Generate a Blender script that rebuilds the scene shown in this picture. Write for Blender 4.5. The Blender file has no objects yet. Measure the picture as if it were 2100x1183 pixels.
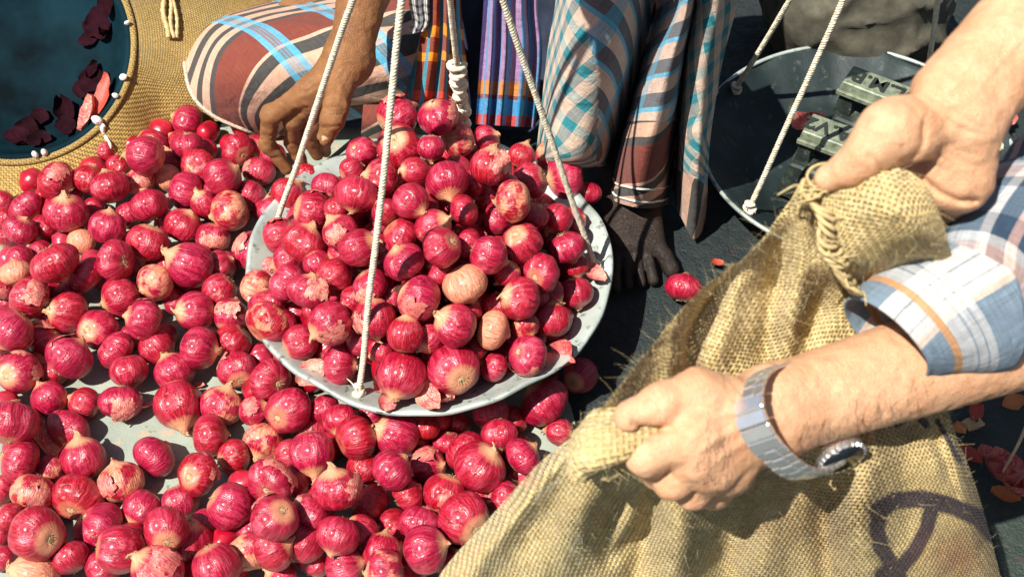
import bpy, bmesh, math, random
import numpy as np
from mathutils import Vector, Matrix, Quaternion
random.seed(11)
rng = np.random.default_rng(11)
SC = bpy.context.scene
COL = SC.collection

# ------------------------------------------------------------------ camera, sky, sun, exposure
CAM = np.array((0.0, -1.10, 1.35))
PITCH = math.radians(50.0)
FPX = 1050.0 / math.tan(math.radians(22.5))          # focal length in photograph pixels (2100 wide)
FW = np.array((0.0, math.cos(PITCH), -math.sin(PITCH)))
RT = np.array((1.0, 0.0, 0.0))
UP = np.array((0.0, math.sin(PITCH), math.cos(PITCH)))
cam_data = bpy.data.cameras.new('camera')
cam = bpy.data.objects.new('camera', cam_data)
COL.objects.link(cam)
cam.location = CAM
cam.rotation_euler = (math.radians(90.0) - PITCH, 0.0, 0.0)
cam_data.sensor_width = 36.0
cam_data.angle = math.radians(45.0)
cam_data.clip_start = 0.05
cam_data.clip_end = 400.0
cam_data.dof.use_dof = True
cam_data.dof.focus_distance = 1.60
cam_data.dof.aperture_fstop = 9.0
SC.camera = cam

TO_SUN = Vector((-0.40, -0.33, 0.86)).normalized()
world = bpy.data.worlds.new('World')
SC.world = world
world.use_nodes = True
wn = world.node_tree.nodes
bg = wn['Background']
sky = wn.new('ShaderNodeTexSky')
sky.sky_type = 'NISHITA'
sky.sun_disc = False
sky.sun_elevation = math.asin(TO_SUN.z)
sky.sun_rotation = math.atan2(TO_SUN.x, TO_SUN.y)
world.node_tree.links.new(sky.outputs['Color'], bg.inputs['Color'])
bg.inputs['Strength'].default_value = 0.05
sun_data = bpy.data.lights.new('sun', 'SUN')
sun = bpy.data.objects.new('sun', sun_data)
COL.objects.link(sun)
sun_data.energy = 5.0
sun_data.angle = math.radians(0.5)
sun_data.color = (1.0, 0.955, 0.87)
sun.location = (-4, -2, 8)
sun.rotation_euler = TO_SUN.to_track_quat('Z', 'Y').to_euler()
SC.view_settings.view_transform = 'Standard'
SC.view_settings.look = 'None'
SC.view_settings.exposure = 0.74
SC.view_settings.gamma = 1.0
SC.view_settings.use_curve_mapping = False
SC.cycles.max_bounces = 6
SC.cycles.transparent_max_bounces = 12

# ------------------------------------------------------------------ measuring: a point of the photograph to a point of the place
def ray(px, py):
    return FW + RT * ((px - 1050.0) / FPX) + UP * ((591.5 - py) / FPX)
def at_z(px, py, z):
    d = ray(px, py)
    return CAM + d * ((z - CAM[2]) / d[2])
def at_d(px, py, dep):
    return CAM + ray(px, py) * dep
def depth_of(p):
    return float(np.dot(np.asarray(p) - CAM, FW))
def pix(p):
    q = np.asarray(p) - CAM
    w = q @ FW
    return 1050.0 + FPX * (q @ RT) / w, 591.5 - FPX * (q @ UP) / w

# ------------------------------------------------------------------ object helpers
def link(name, me, mat=None, parent=None):
    o = bpy.data.objects.new(name, me)
    COL.objects.link(o)
    if parent is not None:
        o.parent = parent
    if mat is not None and me is not None:
        if not len(me.materials):
            for m in (mat if isinstance(mat, (list, tuple)) else [mat]):
                me.materials.append(m)
    return o
def tag(o, label=None, cat=None, group=None, kind=None):
    if label: o['label'] = label
    if cat: o['category'] = cat
    if group: o['group'] = group
    if kind: o['kind'] = kind
    return o
def empty(name, loc=(0, 0, 0)):
    o = bpy.data.objects.new(name, None)
    o.empty_display_size = 0.05
    COL.objects.link(o)
    o.location = loc
    return o
def mesh(name, verts, faces, uvs=None, smooth=True, mats=None):
    me = bpy.data.meshes.new(name)
    me.from_pydata([tuple(map(float, v)) for v in verts], [], [tuple(map(int, f)) for f in faces])
    if smooth:
        me.polygons.foreach_set('use_smooth', [True] * len(me.polygons))
    if uvs is not None:
        l = me.uv_layers.new(name='UVMap')
        uvs = np.asarray(uvs, dtype=np.float32)
        vi = np.empty(len(me.loops), dtype=np.int32)
        me.loops.foreach_get('vertex_index', vi)
        l.data.foreach_set('uv', uvs[vi].ravel())
    if mats is not None:
        me.polygons.foreach_set('material_index', mats)
    me.update()
    return me
def grid_faces(nu, nv, off=0, wrap=False):
    f = []
    for i in range(nv - 1):
        for j in range(nu if wrap else nu - 1):
            a = off + i * nu + j
            b = off + i * nu + (j + 1) % nu
            f.append((a, b, b + nu, a + nu))
    return f
class MB:
    """collects shapes into one mesh"""
    def __init__(self): self.v, self.f, self.uv, self.m = [], [], [], []
    def add(self, verts, faces, uv=None, mi=0):
        o = len(self.v)
        self.v.extend(map(tuple, verts))
        self.f.extend(tuple(i + o for i in f) for f in faces)
        self.uv.extend(map(tuple, uv) if uv is not None else [(0.0, 0.0)] * len(verts))
        self.m.extend([mi] * len(faces))
    def tube(self, pts, rad, n=8, cap=True, mi=0):
        pts = np.asarray(pts, float)
        k = len(pts)
        rad = np.broadcast_to(np.asarray(rad, float), (k,))
        t = np.gradient(pts, axis=0)
        t /= np.linalg.norm(t, axis=1)[:, None] + 1e-12
        a = np.array((0, 0, 1.0)) if abs(t[0][2]) < 0.9 else np.array((1.0, 0, 0))
        u = np.cross(t[0], a); u /= np.linalg.norm(u)
        vs, uv, L = [], [], 0.0
        for i in range(k):
            u = u - t[i] * np.dot(u, t[i]); u /= np.linalg.norm(u) + 1e-12
            w = np.cross(t[i], u)
            if i: L += np.linalg.norm(pts[i] - pts[i - 1])
            for j in range(n):
                an = 2 * math.pi * j / n
                vs.append(pts[i] + rad[i] * (math.cos(an) * u + math.sin(an) * w)); uv.append((j / n, L))
        fs = grid_faces(n, k, 0, True)
        if cap:
            fs.append(tuple(range(n - 1, -1, -1))); fs.append(tuple(range((k - 1) * n, k * n)))
        self.add(vs, fs, uv, mi)
    def box(self, c, s, R=None, mi=0, taper=1.0, bev=0.12):
        """bevelled block: centre, half sizes, rotation columns, top taper"""
        c = np.asarray(c, float); s = np.asarray(s, float)
        R = np.eye(3) if R is None else np.asarray(R, float)
        b = bev * min(s)
        vs, fs = [], []
        lv = [(-1, b, 1), (-1, 0, 0), (1, 0, 0), (1, b, 1)]
        prof = [(-s[2], b), (-s[2] + b, 0.0), (s[2] - b, 0.0), (s[2], b)]
        for z, ins in prof:
            k = 1.0 + (taper - 1.0) * (z + s[2]) / (2 * s[2])
            x, y = s[0] * k - ins, s[1] * k - ins
            q = b * 0.8
            for px, py in ((-x + q, -y), (x - q, -y), (x, -y + q), (x, y - q), (x - q, y), (-x + q, y), (-x, y - q), (-x, -y + q)):
                vs.append(c + R @ np.array((px, py, z)))
        fs = grid_faces(8, 4, 0, True) + [tuple(range(7, -1, -1)), tuple(range(24, 32))]
        self.add(vs, fs, None, mi)
    def build(self, name, mat, parent=None, smooth=True):
        return link(name, mesh(name, self.v, self.f, self.uv, smooth, self.m), mat, parent)
def cr(pts, n):
    """Catmull-Rom through pts, n samples"""
    p = np.asarray(pts, float)
    k = len(p)
    if k == 2:
        t = np.linspace(0, 1, n)[:, None]
        return p[0] * (1 - t) + p[1] * t
    e = np.vstack([2 * p[0] - p[1], p, 2 * p[-1] - p[-2]])
    t = np.linspace(0, k - 1 - 1e-9, n)
    i = t.astype(int); f = (t - i)[:, None]
    a, b, c, d = e[i], e[i + 1], e[i + 2], e[i + 3]
    return 0.5 * (2 * b + (c - a) * f + (2 * a - 5 * b + 4 * c - d) * f * f + (3 * b - a - 3 * c + d) * f ** 3)
def cr2(rows, nu, nv):
    R = np.array([cr(r, nu) for r in rows])               # rows x nu x 3
    return np.stack([cr(R[:, j], nv) for j in range(nu)], axis=1)   # nv x nu x 3
def vnoise(p, scale, seed=0):
    """smooth value noise, p: (n,3)"""
    q = np.asarray(p, float) * scale + seed * 17.31
    i = np.floor(q).astype(np.int64); f = q - i
    f = f * f * (3 - 2 * f)
    def h(a, b, c):
        n = (a * 73856093) ^ (b * 19349663) ^ (c * 83492791) ^ (seed * 2654435761)
        n = (n ^ (n >> 13)) * 1274126177 & 0x7fffffff
        return ((n ^ (n >> 16)) & 0xffff) / 32767.5 - 1.0
    r = 0
    for dx in (0, 1):
        for dy in (0, 1):
            for dz in (0, 1):
                w = (f[..., 0] if dx else 1 - f[..., 0]) * (f[..., 1] if dy else 1 - f[..., 1]) * (f[..., 2] if dz else 1 - f[..., 2])
                r = r + w * h(i[..., 0] + dx, i[..., 1] + dy, i[..., 2] + dz)
    return r
def grid_uv(G):
    """arc-length coordinates in metres of a grid of points"""
    du = np.linalg.norm(np.diff(G, axis=1), axis=2)
    dv = np.linalg.norm(np.diff(G, axis=0), axis=2)
    u = np.concatenate([np.zeros((G.shape[0], 1)), np.cumsum(du, axis=1)], axis=1)
    u -= u[:, u.shape[1] // 2][:, None]
    v = np.concatenate([np.zeros((1, G.shape[1])), np.cumsum(dv, axis=0)], axis=0)
    return np.stack([u, v], axis=2)
def grid_normals(G):
    a = np.gradient(G, axis=1); b = np.gradient(G, axis=0)
    n = np.cross(a, b)
    return n / (np.linalg.norm(n, axis=2)[..., None] + 1e-12)

# ------------------------------------------------------------------ material helper
class NT:
    def __init__(self, name):
        self.mat = bpy.data.materials.new(name)
        self.mat.use_nodes = True
        self.t = self.mat.node_tree
        self.n = self.t.nodes
        self.b = self.n['Principled BSDF']
        self.out = self.n['Material Output']
    def put(self, sock, v):
        if v is None: return
        if isinstance(v, bpy.types.NodeSocket): self.t.links.new(v, sock)
        else:
            if isinstance(v, (tuple, list)) and len(v) == 3 and sock.type == 'RGBA': v = tuple(v) + (1.0,)
            sock.default_value = v
    def math(self, op, a, b=None, c=None, clamp=False):
        n = self.n.new('ShaderNodeMath'); n.operation = op; n.use_clamp = clamp
        for i, v in enumerate((a, b, c)): self.put(n.inputs[i], v)
        return n.outputs[0]
    def vmath(self, op, a, b=None):
        n = self.n.new('ShaderNodeVectorMath'); n.operation = op
        self.put(n.inputs[0], a)
        if b is not None: self.put(n.inputs[3] if op == 'SCALE' else n.inputs[1], b)
        return n.outputs['Value'] if op in ('LENGTH', 'DOT_PRODUCT') else n.outputs[0]
    def mix(self, f, a, b, mode='MIX'):
        n = self.n.new('ShaderNodeMix'); n.data_type = 'RGBA'; n.blend_type = mode
        self.put(n.inputs[0], f); self.put(n.inputs[6], a); self.put(n.inputs[7], b)
        return n.outputs[2]
    def tc(self, which='Object'):
        return self.n.new('ShaderNodeTexCoord').outputs[which]
    def noise(self, vec, scale, detail=4.0, rough=0.55, dist=0.0, col=False):
        n = self.n.new('ShaderNodeTexNoise')
        self.put(n.inputs['Vector'], vec)
        n.inputs['Scale'].default_value = scale; n.inputs['Detail'].default_value = detail
        n.inputs['Roughness'].default_value = rough; n.inputs['Distortion'].default_value = dist
        return n.outputs[1] if col else n.outputs[0]
    def voro(self, vec, scale, feature='F1', out='Distance'):
        n = self.n.new('ShaderNodeTexVoronoi'); n.feature = feature
        self.put(n.inputs['Vector'], vec); n.inputs['Scale'].default_value = scale
        return n.outputs[out]
    def ramp(self, f, stops, interp='LINEAR'):
        n = self.n.new('ShaderNodeValToRGB'); r = n.color_ramp; r.interpolation = interp
        while len(r.elements) > 1: r.elements.remove(r.elements[-1])
        for i, (p, c) in enumerate(stops):
            e = r.elements[0] if i == 0 else r.elements.new(p)
            e.position = p
            if not isinstance(c, (tuple, list)): c = (c, c, c)
            e.color = (tuple(c) + (1.0,))[:4]
        self.put(n.inputs[0], f)
        return n.outputs[0]
    def rng(self, v, a, b, c=0.0, d=1.0):
        n = self.n.new('ShaderNodeMapRange')
        self.put(n.inputs[0], v)
        for i, x in enumerate((a, b, c, d)): n.inputs[i + 1].default_value = x
        return n.outputs[0]
    def sep(self, v):
        n = self.n.new('ShaderNodeSeparateXYZ'); self.put(n.inputs[0], v); return n.outputs
    def comb(self, x, y, z=0.0):
        n = self.n.new('ShaderNodeCombineXYZ')
        for i, v in enumerate((x, y, z)): self.put(n.inputs[i], v)
        return n.outputs[0]
    def bump(self, h, strength=0.3, dist=0.002, normal=None):
        n = self.n.new('ShaderNodeBump')
        n.inputs['Strength'].default_value = strength; n.inputs['Distance'].default_value = dist
        self.put(n.inputs['Height'], h)
        if normal is not None: self.put(n.inputs['Normal'], normal)
        return n.outputs[0]
    def set(self, **k):
        names = {'color': 'Base Color', 'rough': 'Roughness', 'metal': 'Metallic', 'normal': 'Normal', 'alpha': 'Alpha',
                 'spec': 'Specular IOR Level', 'coat': 'Coat Weight', 'coat_rough': 'Coat Roughness', 'sheen': 'Sheen Weight',
                 'sss': 'Subsurface Weight', 'sss_scale': 'Subsurface Scale', 'sss_rad': 'Subsurface Radius', 'trans': 'Transmission Weight'}
        for a, v in k.items(): self.put(self.b.inputs[names[a]], v)
        return self.mat
# ------------------------------------------------------------------ bodies: smooth distance fields turned into one skin
def sd_cone(p, a, b, ra, rb):
    a = np.asarray(a, float); b = np.asarray(b, float)
    ab = b - a
    t = np.clip(((p - a) @ ab) / (ab @ ab + 1e-12), 0, 1)
    return np.linalg.norm(p - a - t[..., None] * ab, axis=-1) - (ra + (rb - ra) * t)
def sd_ell(p, c, r, R=None):
    q = p - np.asarray(c, float)
    if R is not None: q = q @ np.asarray(R, float)        # columns of R are the axes
    r = np.asarray(r, float)
    k0 = np.linalg.norm(q / r, axis=-1)
    k1 = np.linalg.norm(q / (r * r), axis=-1)
    return k0 * (k0 - 1.0) / (k1 + 1e-9)
def smin(a, b, k):
    h = np.clip(0.5 + 0.5 * (b - a) / k, 0, 1)
    return b * (1 - h) + a * h - k * h * (1 - h)
def chain(p, pts, rad, k=0.004):
    d = None
    for i in range(len(pts) - 1):
        e = sd_cone(p, pts[i], pts[i + 1], rad[i], rad[i + 1])
        d = e if d is None else smin(d, e, k)
    return d
def axes(x, y):
    x = np.asarray(x, float); x = x / np.linalg.norm(x)
    y = np.asarray(y, float); y = y - x * (x @ y); y = y / np.linalg.norm(y)
    return np.stack([x, y, np.cross(x, y)], axis=1)
def surface_net(fn, lo, hi, h):
    lo = np.asarray(lo, float); hi = np.asarray(hi, float)
    n = np.ceil((hi - lo) / h).astype(int) + 1
    g = [lo[i] + h * np.arange(n[i]) for i in range(3)]
    V = np.empty(n, dtype=np.float32)
    for i in range(n[0]):
        p = np.stack(np.meshgrid([g[0][i]], g[1], g[2], indexing='ij'), axis=-1)[0]
        V[i] = fn(p)
    S = V < 0
    c = tuple(n - 1)
    acc = np.zeros(c + (3,), dtype=np.float32); cnt = np.zeros(c, dtype=np.int32)
    corners = [(x, y, z) for x in (0, 1) for y in (0, 1) for z in (0, 1)]
    sl = lambda o: tuple(slice(o[i], o[i] + c[i]) for i in range(3))
    for a in corners:
        for ax in range(3):
            if a[ax]: continue
            b = list(a); b[ax] = 1
            va, vb = V[sl(a)], V[sl(b)]
            m = (va < 0) != (vb < 0)
            t = np.where(m, va / (va - vb + 1e-20), 0)
            for k in range(3):
                acc[..., k] += np.where(m, a[k] + (t if k == ax else 0), 0)
            cnt += m
    act = cnt > 0
    idx = -np.ones(c, dtype=np.int64)
    idx[act] = np.arange(act.sum())
    pos = np.argwhere(act) + acc[act] / cnt[act][:, None]
    verts = lo + pos * h
    faces = []
    for ax in range(3):
        o1, o2 = [(1, 2), (2, 0), (0, 1)][ax]
        lo_ = [slice(None)] * 3; hi_ = [slice(None)] * 3
        lo_[ax] = slice(0, -1); hi_[ax] = slice(1, None)
        for ooo in (o1, o2):
            lo_[ooo] = slice(1, -1); hi_[ooo] = slice(1, -1)
        s0, s1 = S[tuple(lo_)], S[tuple(hi_)]
        for flip in (0, 1):
            e = np.argwhere((s0 & ~s1) if not flip else (~s0 & s1))
            if not len(e): continue
            e = e.copy(); e[:, o1] += 1; e[:, o2] += 1
            def at(d1, d2):
                q = e.copy(); q[:, o1] -= d1; q[:, o2] -= d2
                return idx[q[:, 0], q[:, 1], q[:, 2]]
            quad = [at(1, 1), at(0, 1), at(0, 0), at(1, 0)]
            if flip: quad = quad[::-1]
            faces.append(np.stack(quad, axis=1))
    faces = np.concatenate(faces)
    faces = faces[(faces >= 0).all(axis=1)]
    # pull the vertices onto the surface
    for _ in range(2):
        d = fn(verts); e = h * 0.4
        gr = np.stack([fn(verts + np.eye(3)[k] * e) - fn(verts - np.eye(3)[k] * e) for k in range(3)], axis=-1) / (2 * e)
        gl = (gr ** 2).sum(-1) + 1e-6
        verts = verts - np.clip(d / gl, -h * 0.6, h * 0.6)[:, None] * gr
    return verts, faces
def groove(p, line, depth, w):
    """a crease along a line of (px, py) as seen in the photograph: how far it sinks the skin at p"""
    x, y = pix(p.reshape(-1, 3))
    q = np.stack([x, y], axis=-1)
    d = None
    L = np.asarray(line, float)
    for a, b in zip(L[:-1], L[1:]):
        ab = b - a
        t = np.clip(((q - a) @ ab) / (ab @ ab), 0, 1)
        e = np.linalg.norm(q - a - t[:, None] * ab, axis=1)
        d = e if d is None else np.minimum(d, e)
    return (depth * np.exp(-(d / w) ** 2)).reshape(p.shape[:-1])
# ------------------------------------------------------------------ materials
def m_ground():
    t = NT('damp_shaded_ground'); v = t.tc('Object')
    n1 = t.noise(v, 6, 6, 0.6); n2 = t.noise(v, 60, 5, 0.7); n3 = t.noise(v, 260, 3)
    c = t.ramp(n1, [(0.3, (0.012, 0.021, 0.020)), (0.55, (0.026, 0.040, 0.032)), (0.75, (0.045, 0.056, 0.040))])
    c = t.mix(t.rng(n2, 0.55, 0.75), c, (0.055, 0.070, 0.050))
    c = t.mix(t.rng(t.noise(v, 22, 4, 0.6), 0.62, 0.72), c, (0.085, 0.022, 0.018))
    gx, gy, gz = t.sep(v)
    painted_shade = t.math('ADD', gy, t.math('MULTIPLY', t.math('SUBTRACT', 0.35, gx), 0.9))
    painted_shade = t.rng(t.math('ADD', painted_shade, t.math('MULTIPLY', t.math('SUBTRACT', n1, 0.5), 0.4)), -0.03, -0.22)
    c = t.mix(painted_shade, t.mix(0.72, c, (0.004, 0.009, 0.012)), c)  # darker by the pan and upper right: shade painted into the ground
    h = t.math('ADD', n2, t.math('MULTIPLY', n3, 0.5))
    return t.set(color=c, rough=t.rng(n2, 0.3, 0.7, 0.45, 0.85), normal=t.bump(h, 0.7, 0.006))
def m_tarp():
    t = NT('ground_sheet'); v = t.tc('Object')
    n1 = t.noise(v, 9, 5, 0.6); n2 = t.noise(v, 45, 5, 0.65); n3 = t.noise(v, 420, 2)
    c = t.ramp(n1, [(0.3, (0.20, 0.24, 0.20)), (0.6, (0.30, 0.34, 0.28)), (0.8, (0.36, 0.35, 0.27))])
    c = t.mix(t.rng(n2, 0.56, 0.66, 0.0, 0.7), c, (0.48, 0.30, 0.20))
    c = t.mix(t.rng(t.noise(v, 90, 3), 0.66, 0.72, 0.0, 0.8), c, (0.16, 0.15, 0.10))
    return t.set(color=c, rough=0.75, normal=t.bump(t.math('ADD', n3, t.math('MULTIPLY', n2, 2.0)), 0.35, 0.002))
def m_onion():
    t = NT('onion_skin')
    v = t.tc('Object')
    oi = t.n.new('ShaderNodeObjectInfo')
    col = t.sep(oi.outputs['Color']); rnd = oi.outputs['Random']
    x, y, z = t.sep(v)
    r = t.math('SQRT', t.math('ADD', t.math('ADD', t.math('MULTIPLY', x, x), t.math('MULTIPLY', y, y)), 1e-5))
    dx = t.math('DIVIDE', x, r); dy = t.math('DIVIDE', y, r)
    off = t.math('MULTIPLY', rnd, 37.0)
    wob = t.math('MULTIPLY', t.math('SUBTRACT', t.noise(v, 1.6, 2), 0.5), 0.25)
    mer = t.comb(t.math('ADD', t.math('ADD', dx, off), wob), t.math('ADD', dy, wob), t.math('MULTIPLY', z, 0.16))
    fine = t.noise(mer, 13.0, 3, 0.6)
    wide = t.noise(mer, 4.5, 2, 0.5)
    vo = t.vmath('ADD', v, t.comb(off, t.math('MULTIPLY', rnd, 91.0), 0.0))
    blot = t.noise(vo, 1.7, 4, 0.55); spk = t.noise(vo, 9.0, 4, 0.7)
    # red, from crimson to magenta
    base = t.mix(rnd, (0.47, 0.005, 0.016), (0.45, 0.006, 0.050))
    dark = t.mix(rnd, (0.21, 0.002, 0.006), (0.22, 0.003, 0.024))
    c = t.mix(t.rng(fine, 0.40, 0.60), dark, base)
    c = t.mix(t.rng(wide, 0.48, 0.68, 0.0, 0.6), c, (0.58, 0.045, 0.10))
    c = t.mix(t.rng(fine, 0.60, 0.70, 0.0, 0.55), c, (0.66, 0.10, 0.15))
    # thin papery outer skin: pinkish and tan blotches; obj.color.r says how much of it
    pk = t.rng(t.math('ADD', blot, t.math('MULTIPLY', t.math('SUBTRACT', spk, 0.5), 0.28)), 0.55, 0.70)
    c = t.mix(t.math('MULTIPLY', pk, t.math('MULTIPLY', col[1], 0.75)), c, (0.62, 0.11, 0.16))
    tan_n = t.math('ADD', t.noise(vo, 1.3, 3, 0.6), t.math('SUBTRACT', col[0], 0.5))
    tan_c = t.mix(t.rng(fine, 0.35, 0.65), (0.56, 0.14, 0.08), (0.74, 0.35, 0.21))
    c = t.mix(t.rng(tan_n, 0.55, 0.66), c, tan_c)
    # poles: straw-coloured neck and root plate
    az = t.math('ABSOLUTE', t.math('ADD', z, t.math('MULTIPLY', t.math('SUBTRACT', fine, 0.5), 0.22)))
    c = t.mix(t.rng(az, 0.74, 0.90), c, t.mix(fine, (0.62, 0.16, 0.10), (0.74, 0.46, 0.24)))
    c = t.mix(t.rng(spk, 0.70, 0.76, 0.0, 0.7), c, (0.10, 0.02, 0.02))
    rg = t.math('ADD', t.rng(spk, 0.3, 0.7, 0.27, 0.40), t.math('MULTIPLY', t.rng(tan_n, 0.55, 0.66), 0.22))
    h = t.math('ADD', t.math('MULTIPLY', fine, 0.6), t.math('MULTIPLY', t.noise(vo, 3.4, 3, 0.6), 0.5))
    return t.set(color=c, rough=rg, normal=t.bump(h, 0.28, 0.08), spec=0.6, coat=0.18, coat_rough=0.18)
def m_dryskin():
    t = NT('dry_onion_skin'); v = t.tc('Object')
    oi = t.n.new('ShaderNodeObjectInfo')
    f = t.noise(v, 2.5, 4, 0.6)
    x, y, z = t.sep(v)
    st = t.noise(t.comb(t.math('MULTIPLY', x, 6.0), t.math('MULTIPLY', y, 6.0), t.math('MULTIPLY', z, 0.7)), 3.0, 3)
    c = t.mix(t.rng(f, 0.4, 0.6), (0.50, 0.06, 0.07), (0.72, 0.30, 0.22))
    c = t.mix(t.rng(st, 0.5, 0.7), c, (0.80, 0.52, 0.36))
    c = t.mix(t.math('MULTIPLY', oi.outputs['Random'], 0.5), c, (0.45, 0.02, 0.05))
    return t.set(color=c, rough=0.38, normal=t.bump(st, 0.3, 0.05))
def m_tan():
    t = NT('straw_neck'); v = t.tc('Object')
    x, y, z = t.sep(v)
    st = t.noise(t.comb(t.math('MULTIPLY', x, 9.0), t.math('MULTIPLY', y, 9.0), z), 2.0, 3)
    c = t.mix(t.rng(st, 0.35, 0.6), (0.50, 0.15, 0.09), (0.74, 0.52, 0.28))
    return t.set(color=c, rough=0.7, normal=t.bump(st, 0.5, 0.05))
def m_plain(name, col, rough=0.6, metal=0.0, nscale=40, var=0.25, bump=0.2, spec=0.5):
    t = NT(name); v = t.tc('Object')
    n = t.noise(v, nscale, 4, 0.6)
    c = t.mix(t.rng(n, 0.3, 0.7), tuple(x * (1 - var) for x in col), tuple(min(1, x * (1 + var)) for x in col))
    return t.set(color=c, rough=rough, metal=metal, normal=t.bump(n, bump, 0.002), spec=spec)
def m_pan():
    t = NT('worn_tin'); v = t.tc('Object')
    n1 = t.noise(v, 14, 5, 0.6); n2 = t.noise(v, 70, 4, 0.6)
    c = t.ramp(n1, [(0.3, (0.30, 0.34, 0.31)), (0.55, (0.47, 0.53, 0.49)), (0.8, (0.56, 0.61, 0.57))])
    c = t.mix(t.rng(n2, 0.57, 0.66, 0.0, 0.8), c, (0.13, 0.13, 0.10))
    c = t.mix(t.rng(t.noise(v, 26, 5, 0.7), 0.62, 0.72, 0.0, 0.7), c, (0.26, 0.22, 0.14))
    return t.set(color=c, rough=t.rng(n1, 0.3, 0.7, 0.35, 0.6), metal=0.35, normal=t.bump(n2, 0.25, 0.002))
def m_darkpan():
    t = NT('tin_painted_shade'); v = t.tc('Object')  # the second pan's shade is put into a darker tin colour
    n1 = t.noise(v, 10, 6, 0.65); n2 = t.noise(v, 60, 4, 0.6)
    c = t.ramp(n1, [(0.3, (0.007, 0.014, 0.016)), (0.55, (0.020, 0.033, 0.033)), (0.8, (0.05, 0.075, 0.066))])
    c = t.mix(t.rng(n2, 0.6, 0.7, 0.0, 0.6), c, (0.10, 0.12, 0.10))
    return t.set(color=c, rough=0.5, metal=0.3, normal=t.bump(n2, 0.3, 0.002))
def m_rope():
    t = NT('cotton_rope'); v = t.tc('Object')
    n = t.noise(v, 160, 4, 0.6); n2 = t.noise(v, 14, 3)
    c = t.mix(t.rng(n, 0.35, 0.6), (0.58, 0.51, 0.36), (0.78, 0.72, 0.56))
    c = t.mix(t.rng(n2, 0.55, 0.75, 0.0, 0.4), c, (0.50, 0.45, 0.29))
    return t.set(color=c, rough=0.9, normal=t.bump(n, 0.6, 0.002), spec=0.2)
def m_iron():
    t = NT('cast_iron'); v = t.tc('Object')
    n1 = t.noise(v, 30, 6, 0.7); n2 = t.noise(v, 130, 4, 0.6)
    c = t.ramp(n1, [(0.35, (0.007, 0.012, 0.010)), (0.52, (0.022, 0.032, 0.027)), (0.68, (0.085, 0.105, 0.082))])
    c = t.mix(t.rng(n2, 0.60, 0.72, 0.0, 0.8), c, (0.24, 0.26, 0.20))
    return t.set(color=c, rough=0.6, metal=0.25, normal=t.bump(n2, 0.6, 0.003))
def weave(t, uv, pitch, wu=0.62, irregular=0.35):
    """height, holes (1 = thread) of a plain weave in uv metres"""
    nz = t.noise(uv, 38.0, 3, 0.6, col=True)
    w = t.vmath('ADD', uv, t.vmath('SCALE', t.vmath('SUBTRACT', nz, (0.5, 0.5, 0.5)), pitch * irregular * 2.2))
    nz2 = t.noise(uv, 260.0, 2, 0.6, col=True)
    w = t.vmath('ADD', w, t.vmath('SCALE', t.vmath('SUBTRACT', nz2, (0.5, 0.5, 0.5)), pitch * irregular))
    u, v, _ = t.sep(w)
    a = t.math('DIVIDE', u, pitch); b = t.math('DIVIDE', v, pitch)
    fa = t.math('ABSOLUTE', t.math('SUBTRACT', t.math('FRACT', a), 0.5))     # 0 at the thread's middle
    fb = t.math('ABSOLUTE', t.math('SUBTRACT', t.math('FRACT', b), 0.5))
    ca = t.math('FLOOR', a); cb = t.math('FLOOR', b)
    par = t.math('ABSOLUTE', t.math('MODULO', t.math('ADD', ca, cb), 2.0))
    ta = t.math('SQRT', t.math('MAXIMUM', t.math('SUBTRACT', 1.0, t.math('POWER', t.math('DIVIDE', fa, wu * 0.62), 2.0)), 0.0))
    tb = t.math('SQRT', t.math('MAXIMUM', t.math('SUBTRACT', 1.0, t.math('POWER', t.math('DIVIDE', fb, wu * 0.62), 2.0)), 0.0))
    # over and under
    ha = t.math('MULTIPLY', ta, t.math('ADD', 0.55, t.math('MULTIPLY', par, 0.45)))
    hb = t.math('MULTIPLY', tb, t.math('SUBTRACT', 1.0, t.math('MULTIPLY', par, 0.45)))
    return t.math('MAXIMUM', ha, hb), ca, cb, w
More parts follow.
